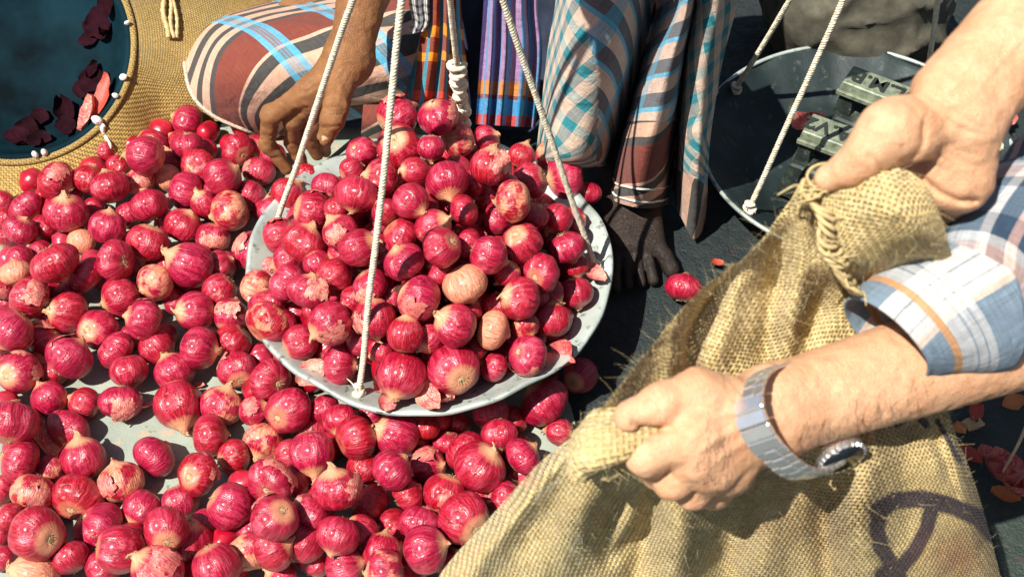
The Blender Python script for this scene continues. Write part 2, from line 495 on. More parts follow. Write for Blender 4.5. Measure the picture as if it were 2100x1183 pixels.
def m_jute(name, pitch=0.0030, holes=True, ink=False, light=1.0, wu=0.62, tint=(1, 1, 1)):
    t = NT(name)
    uv = t.n.new('ShaderNodeUVMap').outputs[0]
    h, ca, cb, w = weave(t, uv, pitch, wu)
    v = t.tc('Object')
    tn = t.noise(t.comb(t.math('MULTIPLY', ca, 3.17), t.math('MULTIPLY', cb, 5.31), 0.0), 1.7, 1)
    big = t.noise(v, 7, 4, 0.6); fz = t.noise(uv, 900, 3, 0.7)
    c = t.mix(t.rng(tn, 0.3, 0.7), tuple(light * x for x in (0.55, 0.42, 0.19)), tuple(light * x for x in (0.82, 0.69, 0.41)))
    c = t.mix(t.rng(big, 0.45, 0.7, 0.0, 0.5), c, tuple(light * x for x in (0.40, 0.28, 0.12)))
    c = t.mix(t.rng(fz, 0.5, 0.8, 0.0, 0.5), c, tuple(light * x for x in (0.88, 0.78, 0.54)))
    if ink:
        at = t.n.new('ShaderNodeAttribute'); at.attribute_name = 'ink'
        f = t.math('MULTIPLY', t.rng(t.math('ADD', at.outputs['Fac'], t.math('MULTIPLY', t.math('SUBTRACT', fz, 0.5), 0.5)), 0.35, 0.6), 0.93)
        c = t.mix(f, c, (0.020, 0.010, 0.045))
        rd = t.n.new('ShaderNodeAttribute'); rd.attribute_name = 'rust_and_shade'
        c = t.mix(t.math('MULTIPLY', rd.outputs['Fac'], t.rng(big, 0.3, 0.6, 0.2, 0.8)), c, (0.34, 0.12, 0.07))
    if tint != (1, 1, 1): c = t.mix(1.0, c, tint, 'MULTIPLY')
    al = None
    if holes:
        dens = t.noise(uv, 9.0, 3, 0.6)
        al = t.math('GREATER_THAN', h, t.rng(dens, 0.35, 0.65, 0.22, 0.60))
    hb = t.math('ADD', h, t.math('MULTIPLY', fz, 0.35))
    return t.set(color=c, rough=0.95, normal=t.bump(hb, 1.0, pitch * 0.9), alpha=al, spec=0.1, sheen=0.15)
def m_fibre():
    t = NT('jute_fibre')
    return t.set(color=(0.56, 0.44, 0.22), rough=0.8)
def m_skin(name, a, b, red, bumpk=1.0):
    t = NT(name); v = t.tc('Object')
    n1 = t.noise(v, 22, 4, 0.6); n2 = t.noise(v, 160, 4, 0.65); n0 = t.noise(v, 48, 3, 0.6)
    c = t.mix(t.rng(n1, 0.35, 0.65), a, b)
    c = t.mix(t.rng(n0, 0.52, 0.70, 0.0, 0.35), c, red)
    c = t.mix(t.rng(n2, 0.5, 0.75, 0.0, 0.55), c, red)
    c = t.mix(t.rng(t.noise(v, 330, 2), 0.68, 0.74, 0.0, 0.35), c, tuple(x * 0.45 for x in a))
    lines = t.voro(v, 420, 'DISTANCE_TO_EDGE')
    wr = t.noise(v, 75, 3, 0.7, 0.8)
    h = t.math('ADD', t.math('ADD', t.math('MULTIPLY', t.rng(lines, 0.0, 0.15), 0.25), t.math('MULTIPLY', n2, 0.5)), wr)
    return t.set(color=c, rough=t.rng(n2, 0.3, 0.7, 0.42, 0.6), normal=t.bump(h, 0.55 * bumpk, 0.0024), sss=0.12, sss_scale=0.01,
                 sss_rad=(1.0, 0.35, 0.2), spec=0.4)
def band(edges, period):
    """[(width, colour)...] to constant ramp stops over one period"""
    s, p = [], 0.0
    for w, c in edges:
        s.append((min(p / period, 0.9999), c)); p += w
    return s
def m_plaid(name, us, vs, alpha_u, rough=0.85, thread=0.0011, scale=1.0, crease=0.35):
    """cloth woven in bands: us / vs are [(width in metres, colour)]; alpha_u the cover of the u bands over the v bands"""
    t = NT(name)
    uv = t.n.new('ShaderNodeUVMap').outputs[0]
    x, y, _ = t.sep(uv)
    pu = sum(w for w, _ in us); pv = sum(w for w, _ in vs)
    nz = t.math('MULTIPLY', t.math('SUBTRACT', t.noise(uv, 500, 2), 0.5), 0.0009)
    fu = t.math('FRACT', t.math('DIVIDE', t.math('ADD', x, nz), pu * scale))
    fv = t.math('FRACT', t.math('DIVIDE', t.math('ADD', y, nz), pv * scale))
    cu = t.ramp(fu, band(us, pu), 'CONSTANT')
    cv = t.ramp(fv, band(vs, pv), 'CONSTANT')
    au = t.ramp(fu, band([(w, a) for (w, _), a in zip(us, alpha_u)], pu), 'CONSTANT')
    c = t.mix(au, cv, cu)
    tu = t.math('SINE', t.math('MULTIPLY', x, 2 * math.pi / thread)); tv = t.math('SINE', t.math('MULTIPLY', y, 2 * math.pi / thread))
    slub = t.noise(t.comb(t.math('MULTIPLY', x, 30.0), t.math('MULTIPLY', y, 900.0)), 1.0, 2)
    slub2 = t.noise(t.comb(t.math('MULTIPLY', x, 900.0), t.math('MULTIPLY', y, 30.0)), 1.0, 2)
    k = t.rng(t.math('ADD', slub, slub2), 0.6, 1.4, 0.55, 1.25)
    c = t.mix(1.0, c, t.comb(k, k, k), 'MULTIPLY')
    h = t.math('ADD', t.math('MULTIPLY', tu, tv), t.math('MULTIPLY', t.math('ADD', slub, slub2), 1.2))
    big = t.noise(t.tc('Object'), 26, 4, 0.55, 0.6)
    n = t.bump(big, crease, 0.02)
    return t.set(color=c, rough=rough, normal=t.bump(h, 0.25, 0.0006, n), spec=0.15, sheen=0.08)

M = {}
M['ground'] = m_ground(); M['tarp'] = m_tarp(); M['onion'] = m_onion(); M['dry'] = m_dryskin(); M['tan'] = m_tan()
M['root'] = m_plain('root_hair', (0.46, 0.34, 0.18), 0.9)
M['pan'] = m_pan(); M['darkpan'] = m_darkpan(); M['rope'] = m_rope(); M['iron'] = m_iron()
M['letter'] = m_plain('iron_letter', (0.015, 0.02, 0.017), 0.7)
M['bar'] = m_plain('rubbed_iron', (0.20, 0.23, 0.16), 0.55, 0.2, 90, 0.5, 0.5)
M['jute'] = m_jute('jute_weave', 0.0040, False, False, 1.0, 0.62, (1.0, 0.93, 0.78))
M['jute_dense'] = m_jute('jute_dense', 0.0038, False, False, 0.80, 0.9, (0.84, 0.69, 0.38))
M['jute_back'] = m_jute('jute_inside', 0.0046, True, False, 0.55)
M['fibre'] = m_fibre()
M['skin_dark'] = m_skin('brown_skin', (0.21, 0.088, 0.030), (0.30, 0.135, 0.048), (0.17, 0.060, 0.024), 1.3)
M['skin_foot'] = m_skin('foot_painted_shade', (0.018, 0.011, 0.008), (0.032, 0.019, 0.014), (0.016, 0.009, 0.007), 1.3)  # near-black: the foot's shade is painted into its skin
M['skin_light'] = m_skin('light_skin', (0.61, 0.325, 0.175), (0.70, 0.41, 0.24), (0.60, 0.25, 0.13), 1.15)
M['nail'] = m_plain('nail', (0.60, 0.38, 0.25), 0.35, 0, 20, 0.1, 0.05)
M['hair'] = m_plain('hair', (0.05, 0.02, 0.01), 0.5)
M['steel'] = m_plain('polished_steel', (0.88, 0.88, 0.87), 0.27, 0.90, 60, 0.08, 0.04)
M['dial'] = m_plain('dark_dial', (0.008, 0.012, 0.016), 0.2, 0, 30, 0.1, 0.02)
M['basin'] = m_plain('dark_plastic', (0.003, 0.015, 0.022), 0.75, 0, 9, 0.7, 0.25, 0.05)
M['grey'] = m_plain('grey_sacking', (0.085, 0.078, 0.055), 0.95, 0, 30, 0.45, 0.8)
M['yarn'] = m_plain('jute_yarn', (0.50, 0.38, 0.18), 0.9, 0, 200, 0.3, 0.5)
PEACH, CHAR, MAROON, BLUE, WHITE, TEAL, CREAM = (0.62, 0.38, 0.27), (0.070, 0.066, 0.062), (0.21, 0.052, 0.036), (0.10, 0.42, 0.62), (0.75, 0.70, 0.64), (0.03, 0.24, 0.28), (0.72, 0.62, 0.50)
GREY = (0.24, 0.26, 0.28)
M['lungi'] = m_plaid('checked_lungi',
    [(0.066, MAROON), (0.043, MAROON), (0.036, MAROON)] + [(0.066, MAROON), (0.013, BLUE), (0.004, GREY), (0.0025, BLUE), (0.004, GREY), (0.0025, BLUE), (0.004, GREY), (0.013, BLUE), (0.036, MAROON)] * 2,
    [(0.072, MAROON), (0.006, PEACH), (0.021, CHAR), (0.024, PEACH), (0.026, CHAR), (0.026, PEACH), (0.018, CHAR), (0.022, PEACH), (0.014, CHAR)],
    [0.0, 0.0, 0.0] + [0.0, 0.80, 0.55, 0.7, 0.55, 0.7, 0.55, 0.80, 0.0] * 2)
M['lungi_end'] = m_plaid('lungi_end_check',
    [(0.021, CREAM), (0.018, TEAL)], [(0.024, PEACH), (0.017, TEAL)], [0.55, 0.60])
M['lungi_bar'] = m_plaid('lungi_barred',
    [(0.030, BLUE), (0.09, (0.62, 0.50, 0.42))], [(0.026, (0.66, 0.47, 0.37)), (0.024, (0.085, 0.10, 0.125)), (0.008, BLUE)], [0.55, 0.10])
RB, OR, RD, TL, PU, BL = (0.27, 0.050, 0.025), (0.80, 0.30, 0.02), (0.70, 0.050, 0.025), (0.02, 0.32, 0.44), (0.42, 0.26, 0.46), (0.04, 0.34, 0.66)
M['gamcha'] = m_plaid('red_gamcha', [(0.022, RB), (0.010, TL), (0.024, RB), (0.012, TL)],
    [(0.050, RB), (0.018, RD), (0.055, RB), (0.016, OR), (0.026, RB), (0.020, OR)], [0.0, 0.85, 0.0, 0.85])
M['gamcha_blue'] = m_plaid('blue_gamcha', [(0.020, PU), (0.012, BL), (0.016, PU), (0.004, (0.02, 0.02, 0.04)), (0.012, BL)],
    [(0.020, RD), (0.030, BL), (0.008, RB), (0.026, OR), (0.30, PU)], [0.12, 0.75, 0.12, 0.8, 0.75])
M['gamcha_top'] = m_plaid('blue_gamcha_top', [(0.014, PU), (0.008, BL), (0.010, PU), (0.003, (0.02, 0.02, 0.04)), (0.008, BL)],
    [(0.3, PU), (0.3, PU)], [0.6, 0.95, 0.6, 0.9, 0.95])
M['check_bw'] = m_plaid('black_white_check', [(0.006, (0.75, 0.75, 0.72)), (0.005, (0.02, 0.025, 0.05))], [(0.008, (0.75, 0.75, 0.72)), (0.005, (0.03, 0.04, 0.06))], [0.5, 0.75])
M['navy'] = m_plain('lap_painted_shade', (0.015, 0.022, 0.045), 0.9, 0, 30, 0.5, 0.4)  # shade between the thighs put into the cloth colour
LB, SW, BR, NV = (0.17, 0.23, 0.29), (0.54, 0.52, 0.50), (0.50, 0.25, 0.10), (0.030, 0.055, 0.09)
M['shirt'] = m_plaid('checked_shirt',
    [(0.024, LB), (0.006, BR), (0.012, SW), (0.0015, GREY), (0.007, SW), (0.0015, GREY), (0.007, SW), (0.075, LB), (0.010, NV)],
    [(0.030, LB), (0.013, SW), (0.0015, GREY), (0.013, SW), (0.0015, GREY), (0.008, SW), (0.006, (0.58, 0.46, 0.38)), (0.062, LB)],
    [0.05, 0.9, 0.6, 0.4, 0.6, 0.4, 0.6, 0.05, 0.6], crease=0.3)
# ------------------------------------------------------------------ setting
def uneven(n, x0, x1, y0, y1, z, amp, sc, seed):
    xs = np.linspace(x0, x1, n); ys = np.linspace(y0, y1, n)
    X, Y = np.meshgrid(xs, ys)
    p = np.stack([X, Y, np.zeros_like(X)], -1)
    Z = z + amp * vnoise(p.reshape(-1, 3), sc, seed).reshape(X.shape)
    return np.stack([X, Y, Z], -1)
gr = []
ax = np.concatenate([[-60, -20, -6], np.linspace(-2, 2, 90), [6, 20, 60]])
X, Y = np.meshgrid(ax, ax)
Z = 0.006 * vnoise(np.stack([X, Y, X * 0], -1).reshape(-1, 3), 9, 3).reshape(X.shape) * (np.abs(X) < 2.1) * (np.abs(Y) < 2.1) - 0.006
G = np.stack([X, Y, Z], -1)
o = link('ground', mesh('ground', G.reshape(-1, 3), grid_faces(len(ax), len(ax))), M['ground'])
tag(o, 'dark damp ground with painted shade and specks of onion skin', kind='structure')

# the pale sheet the onions lie on: a little rumpled, its right edge running under the pan
A = [at_z(-900, 330, 0), at_z(150, 300, 0), at_z(560, 255, 0), at_z(960, 262, 0)]
B = [at_z(-900, 700, 0), at_z(150, 700, 0), at_z(700, 700, 0), at_z(1090, 700, 0)]
C = [at_z(-900, 1000, 0), at_z(150, 1000, 0), at_z(700, 1000, 0), at_z(1180, 880, 0)]
D = [at_z(-900, 1500, 0), at_z(150, 1500, 0), at_z(700, 1500, 0), at_z(1200, 1400, 0)]
G = cr2([A, B, C, D], 90, 90)
G[..., 2] = 0.006 + 0.0035 * vnoise(G.reshape(-1, 3), 7, 5).reshape(G.shape[:2]) + 0.0015 * vnoise(G.reshape(-1, 3), 30, 6).reshape(G.shape[:2])
G[..., 2] = np.maximum(G[..., 2], 0.003)
b = MB(); b.add(G.reshape(-1, 3), grid_faces(90, 90))
G2 = G.copy(); G2[..., 2] -= 0.0025
b.add(G2.reshape(-1, 3), [f[::-1] for f in grid_faces(90, 90)])
o = b.build('ground_sheet', M['tarp'])
tag(o, 'pale grey ground sheet spread under the loose onions', 'sheet')
# ------------------------------------------------------------------ pans and ropes
def strands(mb, pts, r=0.0052, pitch=0.021, n=5, mi=0, seed=0):
    pts = np.asarray(pts, float)
    L = np.concatenate([[0], np.cumsum(np.linalg.norm(np.diff(pts, axis=0), axis=1))])
    k = max(8, int(L[-1] / pitch * 9))
    s = np.linspace(0, L[-1], k)
    c = np.stack([np.interp(s, L, pts[:, i]) for i in range(3)], -1)
    c += 0.0012 * np.stack([vnoise(np.stack([s * 12, s * 0 + j, s * 0 + seed], -1), 1, 7) for j in range(3)], -1)
    t = np.gradient(c, axis=0); t /= np.linalg.norm(t, axis=1)[:, None]
    u = np.cross(t, (0.3, 0.9, 0.1)); u /= np.linalg.norm(u, axis=1)[:, None]
    w = np.cross(t, u)
    for q in range(3):
        ph = 2 * math.pi * (s / pitch + q / 3.0)
        wob = 1 + 0.12 * vnoise(np.stack([s * 60, s * 0 + q, s * 0], -1), 1, 9)
        h = c + (np.cos(ph)[:, None] * u + np.sin(ph)[:, None] * w) * (r * 0.52)
        mb.tube(h, r * 0.56 * wob, n, True, mi)
def knot(mb, c, axis, r=0.011, turns=2.6, tube=0.0042, seed=0):
    rr = np.random.default_rng(seed)
    axis = np.asarray(axis, float); axis /= np.linalg.norm(axis)
    u = np.cross(axis, (0.2, 0.5, 0.8)); u /= np.linalg.norm(u); w = np.cross(axis, u)
    s = np.linspace(0, 1, 46)
    a = s * turns * 2 * math.pi
    p = np.asarray(c)[None] + (np.cos(a)[:, None] * u + np.sin(a)[:, None] * w) * (r * (0.75 + 0.25 * np.sin(a * 1.7 + seed)))[:, None] + axis[None] * ((s - 0.5) * r * 2.2 + 0.3 * r * np.sin(a * 0.6))[:, None]
    mb.tube(p, tube, 6)
def dish(name, center, R, H, mat, parent, tilt=(0, 0), flat=0.66):
    # profile of a beaten tin dish: flat floor, sloping side, rolled rim; outside then inside
    t = 0.0022
    prof = [(0, 0), (flat * R * 0.5, 0.0), (flat * R, 0.001), (flat * R + 0.012, 0.004), (R - 0.022, H * 0.80), (R - 0.010, H - 0.004), (R - 0.004, H), (R + 0.001, H + 0.001), (R + 0.003, H - 0.003), (R + 0.001, H - 0.006), (R - 0.005, H - 0.005), (R - 0.012, H - 0.010), (R - 0.022, H * 0.80 - t), (flat * R + 0.012, 0.004 - t), (flat * R, -t), (0, -t)]
    n = 120
    vs, fs = [], []
    cx, sx = math.cos(tilt[0]), math.sin(tilt[0]); cy, sy = math.cos(tilt[1]), math.sin(tilt[1])
    Rm = np.array([[cy, 0, sy], [0, 1, 0], [-sy, 0, cy]]) @ np.array([[1, 0, 0], [0, cx, -sx], [0, sx, cx]])
    for r, z in prof:
        for j in range(n):
            a = 2 * math.pi * j / n
            dent = 1 + 0.006 * math.sin(3 * a + 1) + 0.004 * math.sin(7 * a) + 0.002 * math.sin(17 * a + 2)
            p = np.array((r * dent * math.cos(a), r * dent * math.sin(a), z + (0.0034 * math.sin(5 * a + 0.5) + 0.0022 * math.sin(11 * a) + 0.001 * math.sin(23 * a)) * (r / R) ** 2))
            vs.append(Rm @ p)
    fs = grid_faces(n, len(prof), 0, True)
    o = link(name, mesh(name, vs, fs), mat, parent)
    return o, Rm

# the loaded pan
PR = 0.2395
PAN_RIM_Z = 0.125
PC = at_z(878, 534, PAN_RIM_Z)
PH = 0.050
PANB = np.array((PC[0], PC[1], PAN_RIM_Z - PH))
pan = tag(empty('weighing_pan', PANB), 'round tin weighing pan hung on ropes and heaped with red onions', 'scale pan')
d1, RM1 = dish('dish', PANB, PR, PH, M['pan'], pan, (0.0, 0.02))
HOOK = CAM + ray(877, -475) * ((0.80 - CAM[2]) / ray(877, -475)[2])
def rim_point(px, py, rad=PR - 0.016):
    p = at_z(px, py, PAN_RIM_Z - 0.012)
    d = p[:2] - PC[:2]
    d = d / np.linalg.norm(d) * rad
    return np.array((PC[0] + d[0], PC[1] + d[1], PAN_RIM_Z - 0.016))
for i, (bx, by, tx, ty) in enumerate([(528, 466, 700, 0), (741, 800, 825, 0), (1218, 556, 1035, 0), (972, 256, 935, 0)]):
    a = rim_point(bx, by)
    tp = HOOK + np.array((0.004 * math.cos(i * 1.6), 0.004 * math.sin(i * 1.6), 0))
    b = MB()
    a2 = a + (tp - a) * 0.0
    strands(b, [a2 - (tp - a) * 0.01, a + (tp - a) * 0.3, a + (tp - a) * 0.6, tp], 0.0039, 0.0115, 5, 0, i)
    r = b.build('rope', M['rope'], pan); r.location = -PANB
    b = MB()
    ax_ = (tp - a) / np.linalg.norm(tp - a)
    knot(b, a + ax_ * 0.010, ax_, 0.0065, 2.2, 0.0036, i)
    if i == 3:
        for k, f in enumerate((0.12, 0.17, 0.215, 0.26, 0.31)):
            b3 = MB(); knot(b3, a + (tp - a) * f, ax_, 0.0085 + 0.0015 * math.sin(k * 2.1), 2.6, 0.0044, 20 + k); b3.build('knot', M['rope'], r)
    for q in range(5):       # frayed end
        e = a + ax_ * 0.006
        g = np.array((random.uniform(-1, 1), random.uniform(-1, 1), random.uniform(-0.2, 0.8))) * 0.016
        b.tube(cr([e, e + g * 0.5 + ax_ * 0.004, e + g], 5), [0.0012, 0.001, 0.0009, 0.0007, 0.0004], 4)
    kn = b.build('knot', M['rope'], r)
# riveted seam across the back of the dish
b = MB()
s0, s1 = at_z(668, 340, PAN_RIM_Z - 0.028), at_z(728, 290, PAN_RIM_Z - 0.004)
sv = (s1 - s0); sp = np.array((sv[1], -sv[0], 0)); sp /= np.linalg.norm(sp)
nn = np.cross(sv, sp); nn /= np.linalg.norm(nn)
nn = nn if nn[2] > 0 else -nn
b.box((s0 + s1) / 2 + nn * 0.004, (np.linalg.norm(sv) / 2, 0.0035, 0.0016), np.stack([sv / np.linalg.norm(sv), sp, nn], 1))
sm = b.build('seam', m_plain('seam_dark', (0.10, 0.08, 0.05), 0.7), pan); sm.location = -PANB

# the empty pan with the weights
P2Z = 0.075
P2C = at_z(1757, 300, P2Z)
PAN2B = np.array((P2C[0], P2C[1], P2Z - 0.05))
pan2 = tag(empty('weighing_pan', PAN2B), 'dark shaded scale pan carrying the iron weights behind the jute sack', 'scale pan')
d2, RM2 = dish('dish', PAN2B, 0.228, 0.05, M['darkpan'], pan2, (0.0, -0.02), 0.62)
b = MB(); a_ = np.linspace(0, 2 * math.pi, 121)
b.tube(np.stack([0.2295 * np.cos(a_), 0.2295 * np.sin(a_), 0.0508 + 0.0012 * np.sin(5 * a_)], -1) @ RM2.T, 0.0032, 8, False)
b.build('rim', M['pan'], pan2)
HOOK2 = CAM + ray(2013, -656) * ((0.80 - CAM[2]) / ray(2013, -656)[2])
def rim2(px, py, rad=0.214):
    p = at_z(px, py, P2Z); d = p[:2] - P2C[:2]; d = d / np.linalg.norm(d) * rad
    return np.array((P2C[0] + d[0], P2C[1] + d[1], P2Z - 0.012))
for i, (bx, by) in enumerate([(1533, 424), (1487, 165), (1922, 140), (2062, 300)]):
    a = rim2(bx, by); tp = HOOK2 + np.array((0.004 * math.cos(i), 0.004 * math.sin(i), 0))
    b = MB(); strands(b, [a, a + (tp - a) * 0.5, tp], 0.0040, 0.0115, 5, 0, 10 + i)
    r = b.build('rope', M['rope'], pan2); r.location = -PAN2B
    b = MB(); ax_ = (tp - a) / np.linalg.norm(tp - a)
    knot(b, a + ax_ * 0.008, ax_, 0.0075, 2.4, 0.0036, 30 + i)
    for q in range(6):
        g = np.array((random.uniform(-1, 1), random.uniform(-1, 1), random.uniform(-0.3, 0.6))) * 0.014
        b.tube(cr([a, a + g * 0.5 + ax_ * 0.01, a + g + ax_ * 0.008], 5), [0.0014, 0.0012, 0.001, 0.0008, 0.0004], 4)
    b.build('knot', M['rope'], r)
# beam over both, just above the picture
bm = tag(empty('balance_beam', (HOOK + HOOK2) / 2), 'wooden balance beam that both weighing pans hang from', 'scale beam')
b = MB(); hb = (HOOK + HOOK2) / 2 + np.array((0, 0, 0.05))
dv = HOOK2 - HOOK; yaw = dv / np.linalg.norm(dv)
b.tube(cr([HOOK + (0, 0, 0.05) - yaw * 0.04, hb + (0, 0, 0.012), HOOK2 + (0, 0, 0.05) + yaw * 0.04], 24), 0.013, 12)
o = b.build('rod', m_plain('beam_wood', (0.20, 0.11, 0.05), 0.6, 0, 60, 0.3, 0.4), bm); o.location = -(HOOK + HOOK2) / 2
for hk in (HOOK, HOOK2):
    b = MB(); a = np.linspace(-1.2, 3.6, 22)
    b.tube([hk + np.array((0, 0.011 * math.cos(q), 0.011 * math.sin(q) + 0.006)) for q in a] + [hk + np.array((0, -0.004, 0.02)), hk + np.array((0, 0, 0.05))], 0.0028, 7)
    o = b.build('hook', M['iron'], bm); o.location = -(HOOK + HOOK2) / 2

# iron weights: block, two posts, a handle bar with cast letters (they read upside down from here)
def iron_weight(bar0, bar1, zt, h, depth, text, label, blockw):
    """bar0, bar1: pixel ends of the handle bar's top; zt its height"""
    a = at_z(*bar0, zt); c = at_z(*bar1, zt)
    X = (c - a); wlen = np.linalg.norm(X); X = X / wlen
    Z = np.array((0, 0, 1.0)); Y = np.cross(Z, X)
    R = np.stack([X, Y, Z], 1)
    mid = (a + c) / 2
    base = np.array((mid[0], mid[1], zt - h))
    e = tag(empty('iron_weight', base), label, 'weight', 'iron weights on the dark pan')
    b = MB()
    b.box((0, 0, h * 0.27), (wlen * blockw / 2, depth / 2, h * 0.27), R, 0, 0.86, 0.10)
    b.build('block', M['iron'], e, False)
    b = MB()
    for s in (-1, 1):
        b.box(R @ np.array((s * wlen * 0.36, 0, h * 0.68)), (wlen * 0.13, depth * 0.30, h * 0.17), R, 0, 0.72, 0.12)
    b.build('post', M['iron'], e, False)
    b = MB()
    b.box((0, 0, h * 0.915), (wlen / 2, depth * 0.27, h * 0.078), R, 0, 0.94, 0.16)
    bar = b.build('handle_bar', M['bar'], e, False)
    cu = bpy.data.curves.new('letters', 'FONT'); cu.body = text; cu.size = depth * 0.40; cu.extrude = 0.0012; cu.bevel_depth = 0.0005
    cu.align_x = 'CENTER'; cu.align_y = 'CENTER'; cu.offset = 0.0006; cu.space_character = 1.05
    cu.materials.append(M['letter'])
    tmp = bpy.data.objects.new('tmp_letters', cu); COL.objects.link(tmp)
    bpy.context.view_layer.update()
    lm_ = bpy.data.meshes.new_from_object(tmp.evaluated_get(bpy.context.evaluated_depsgraph_get()))
    bpy.data.objects.remove(tmp)
    lm_.materials.clear()
    t = link('lettering', lm_, M['letter'], e)
    mt = Matrix((tuple(-X), tuple(-Y), tuple(Z))).transposed()
    t.matrix_local = Matrix.Translation((0, 0, h * 0.995)) @ mt.to_4x4()
    b = MB()      # raised lip along the front of the bar
    b.box(R @ np.array((0, -depth * 0.30, h * 0.85)), (wlen / 2 * 1.02, 0.0025, 0.0035), R, 0, 1, 0.2)
    b.build('lip', M['bar'], e, False)
    return e
iron_weight((1736, 148), (1872, 200), 0.155, 0.123, 0.085, 'L.M.P', 'iron weight lettered L.M.P with an arched gap under its bar', 1.02)
iron_weight((1654, 248), (1770, 290), 0.150, 0.118, 0.085, '5A.V2', 'iron weight with a lettered bar nearest the buyer thumb', 1.25)
# ------------------------------------------------------------------ onions
def onion_mesh(seed, neck=0.16, flat=0.86, twin=0.0, nlong=0.0):
    r = np.random.default_rng(seed)
    n, k = 26, 17
    ph = np.linspace(-math.pi / 2, math.pi / 2, k)
    vs = []
    a = np.linspace(0, 2 * math.pi, n, endpoint=False)
    amp = r.uniform(0.010, 0.036, 6); pha = r.uniform(0, 6.28, 6)
    lob = sum(amp[i] * np.cos((i + 2) * a + pha[i]) * (1.0 if i < 2 else 0.6) for i in range(6))
    for p in ph:
        rr = math.cos(p) ** 0.86
        z = flat * math.sin(p)
        if p > 0.75:
            q = (p - 0.75) / (math.pi / 2 - 0.75)
            rr = rr * (1 - q ** 2.2) + neck * q ** 2.2 + 0.05 * q * (1 - q)
            z += (0.10 + nlong) * q ** 2.6
        if p < -1.15:
            z += 0.10 * ((-1.15 - p) / (math.pi / 2 - 1.15)) ** 2
        R = rr * (1 + lob * (math.cos(p) ** 0.5 if math.cos(p) > 0 else 0)) 
        R = R * (1 + twin * (np.abs(np.cos(a)) - 0.55) * math.cos(p))
        for j in range(n):
            vs.append((R[j] * math.cos(a[j]) , R[j] * math.sin(a[j]), z))
    vs = np.array(vs)
    vs += 0.018 * np.stack([vnoise(vs, 2.4, seed + i) for i in range(3)], -1)
    fs = grid_faces(n, k, 0, True)
    fs.append(tuple(range(n - 1, -1, -1))); fs.append(tuple(range((k - 1) * n, k * n)))
    return mesh('onion', vs, fs)
def neck_mesh(seed, z0, r0, ln):
    r = np.random.default_rng(seed)
    b = MB(); n = 11
    bend = r.uniform(-0.22, 0.22, 2)
    vs = []
    for i in range(6):
        q = i / 5
        rr = r0 * (1.5 - 0.9 * q ** 0.7) if i < 5 else r0 * 0.75
        for j in range(n):
            a = 2 * math.pi * j / n
            w = rr * (1 + 0.28 * math.cos(3 * a + seed) + 0.18 * r.uniform(-1, 1))
            vs.append((w * math.cos(a) + bend[0] * q * q, w * 0.75 * math.sin(a) + bend[1] * q * q, z0 - 0.05 + ln * q + 0.16 * ln * q * r.uniform(-1, 1)))
    b.add(vs, grid_faces(n, 6, 0, True) + [tuple(range(5 * n, 6 * n))])
    return mesh('neck', b.v, b.f)
def root_mesh(seed, zb):
    r = np.random.default_rng(seed); b = MB()
    vs = []
    for rr, z in ((0.17, zb + 0.05), (0.16, zb - 0.02), (0.09, zb - 0.045), (0.0, zb - 0.03)):
        for j in range(10):
            a = 2 * math.pi * j / 10; w = rr * (1 + 0.15 * r.uniform(-1, 1))
            vs.append((w * math.cos(a), w * math.sin(a), z))
    b.add(vs, grid_faces(10, 4, 0, True))
    for i in range(16):
        a = r.uniform(0, 6.28); q = r.uniform(0.04, 0.14)
        p = np.array((q * math.cos(a), q * math.sin(a), zb - 0.02))
        d = np.array((math.cos(a) * r.uniform(0.2, 0.9), math.sin(a) * r.uniform(0.2, 0.9), -r.uniform(0.05, 0.5)))
        L = r.uniform(0.10, 0.30)
        s = np.cross(d, r.normal(size=3)); s /= np.linalg.norm(s)
        b.tube(cr([p, p + d * L * 0.6 + s * 0.05, p + d * L + s * r.uniform(-0.14, 0.14)], 4), [0.014, 0.012, 0.009, 0.005], 3, False)
    return mesh('root_tuft', b.v, b.f)
def flake_mesh(seed):
    """a loose papery skin standing off the bulb: torn edge, curling away"""
    r = np.random.default_rng(seed)
    nu, nv = 13, 9
    a0 = r.uniform(0, 6.28); span = r.uniform(0.9, 2.0)
    p0 = r.uniform(-0.5, 0.1); p1 = p0 + r.uniform(0.8, 1.25)
    vs = []
    for i in range(nv):
        for j in range(nu):
            u, v = j / (nu - 1), i / (nv - 1)
            e = min(u, 1 - u, v, 1 - v)
            a = a0 + span * (u - 0.5) + (0.13 * r.uniform(-1, 1) if e == 0 else 0)
            p = p0 + (p1 - p0) * v + (0.13 * r.uniform(-1, 1) if e == 0 else 0)
            lift = 1.03 + 0.16 * max(0.0, u - 0.55) ** 2 * 4 * (0.5 + v) + 0.02 * r.uniform(-1, 1)
            c = math.cos(min(p, 1.45)) ** 0.86 * lift
            vs.append((c * math.cos(a), c * math.sin(a), 0.88 * math.sin(p) * lift + 0.1 * max(0, p - 0.9)))
    return mesh('loose_skin', vs, grid_faces(nu, nv))
KINDS = []
for i in range(9):
    nk = [0.15, 0.12, 0.20, 0.14, 0.13, 0.17, 0.12, 0.16, 0.14][i]
    fl = [0.86, 0.92, 0.80, 0.97, 0.84, 0.90, 0.88, 0.78, 0.94][i]
    tw = [0, 0, 0.0, 0, 0.05, 0, 0.16, 0.03, 0][i]
    nl = [0.0, 0.06, 0, 0.14, 0.02, 0.04, 0.0, 0.0, 0.09][i]
    me = onion_mesh(100 + i, nk, fl, tw, nl)
    zt = max(v.co.z for v in me.vertices); zb = min(v.co.z for v in me.vertices)
    KINDS.append((me, neck_mesh(200 + i, zt, nk * 0.85, [0.12, 0.20, 0.10, 0.22, 0.12, 0.17, 0.14, 0.10, 0.2][i]), root_mesh(300 + i, zb + 0.06)))
    me.materials.append(M['onion']); KINDS[-1][1].materials.append(M['tan']); KINDS[-1][2].materials.append(M['root'])
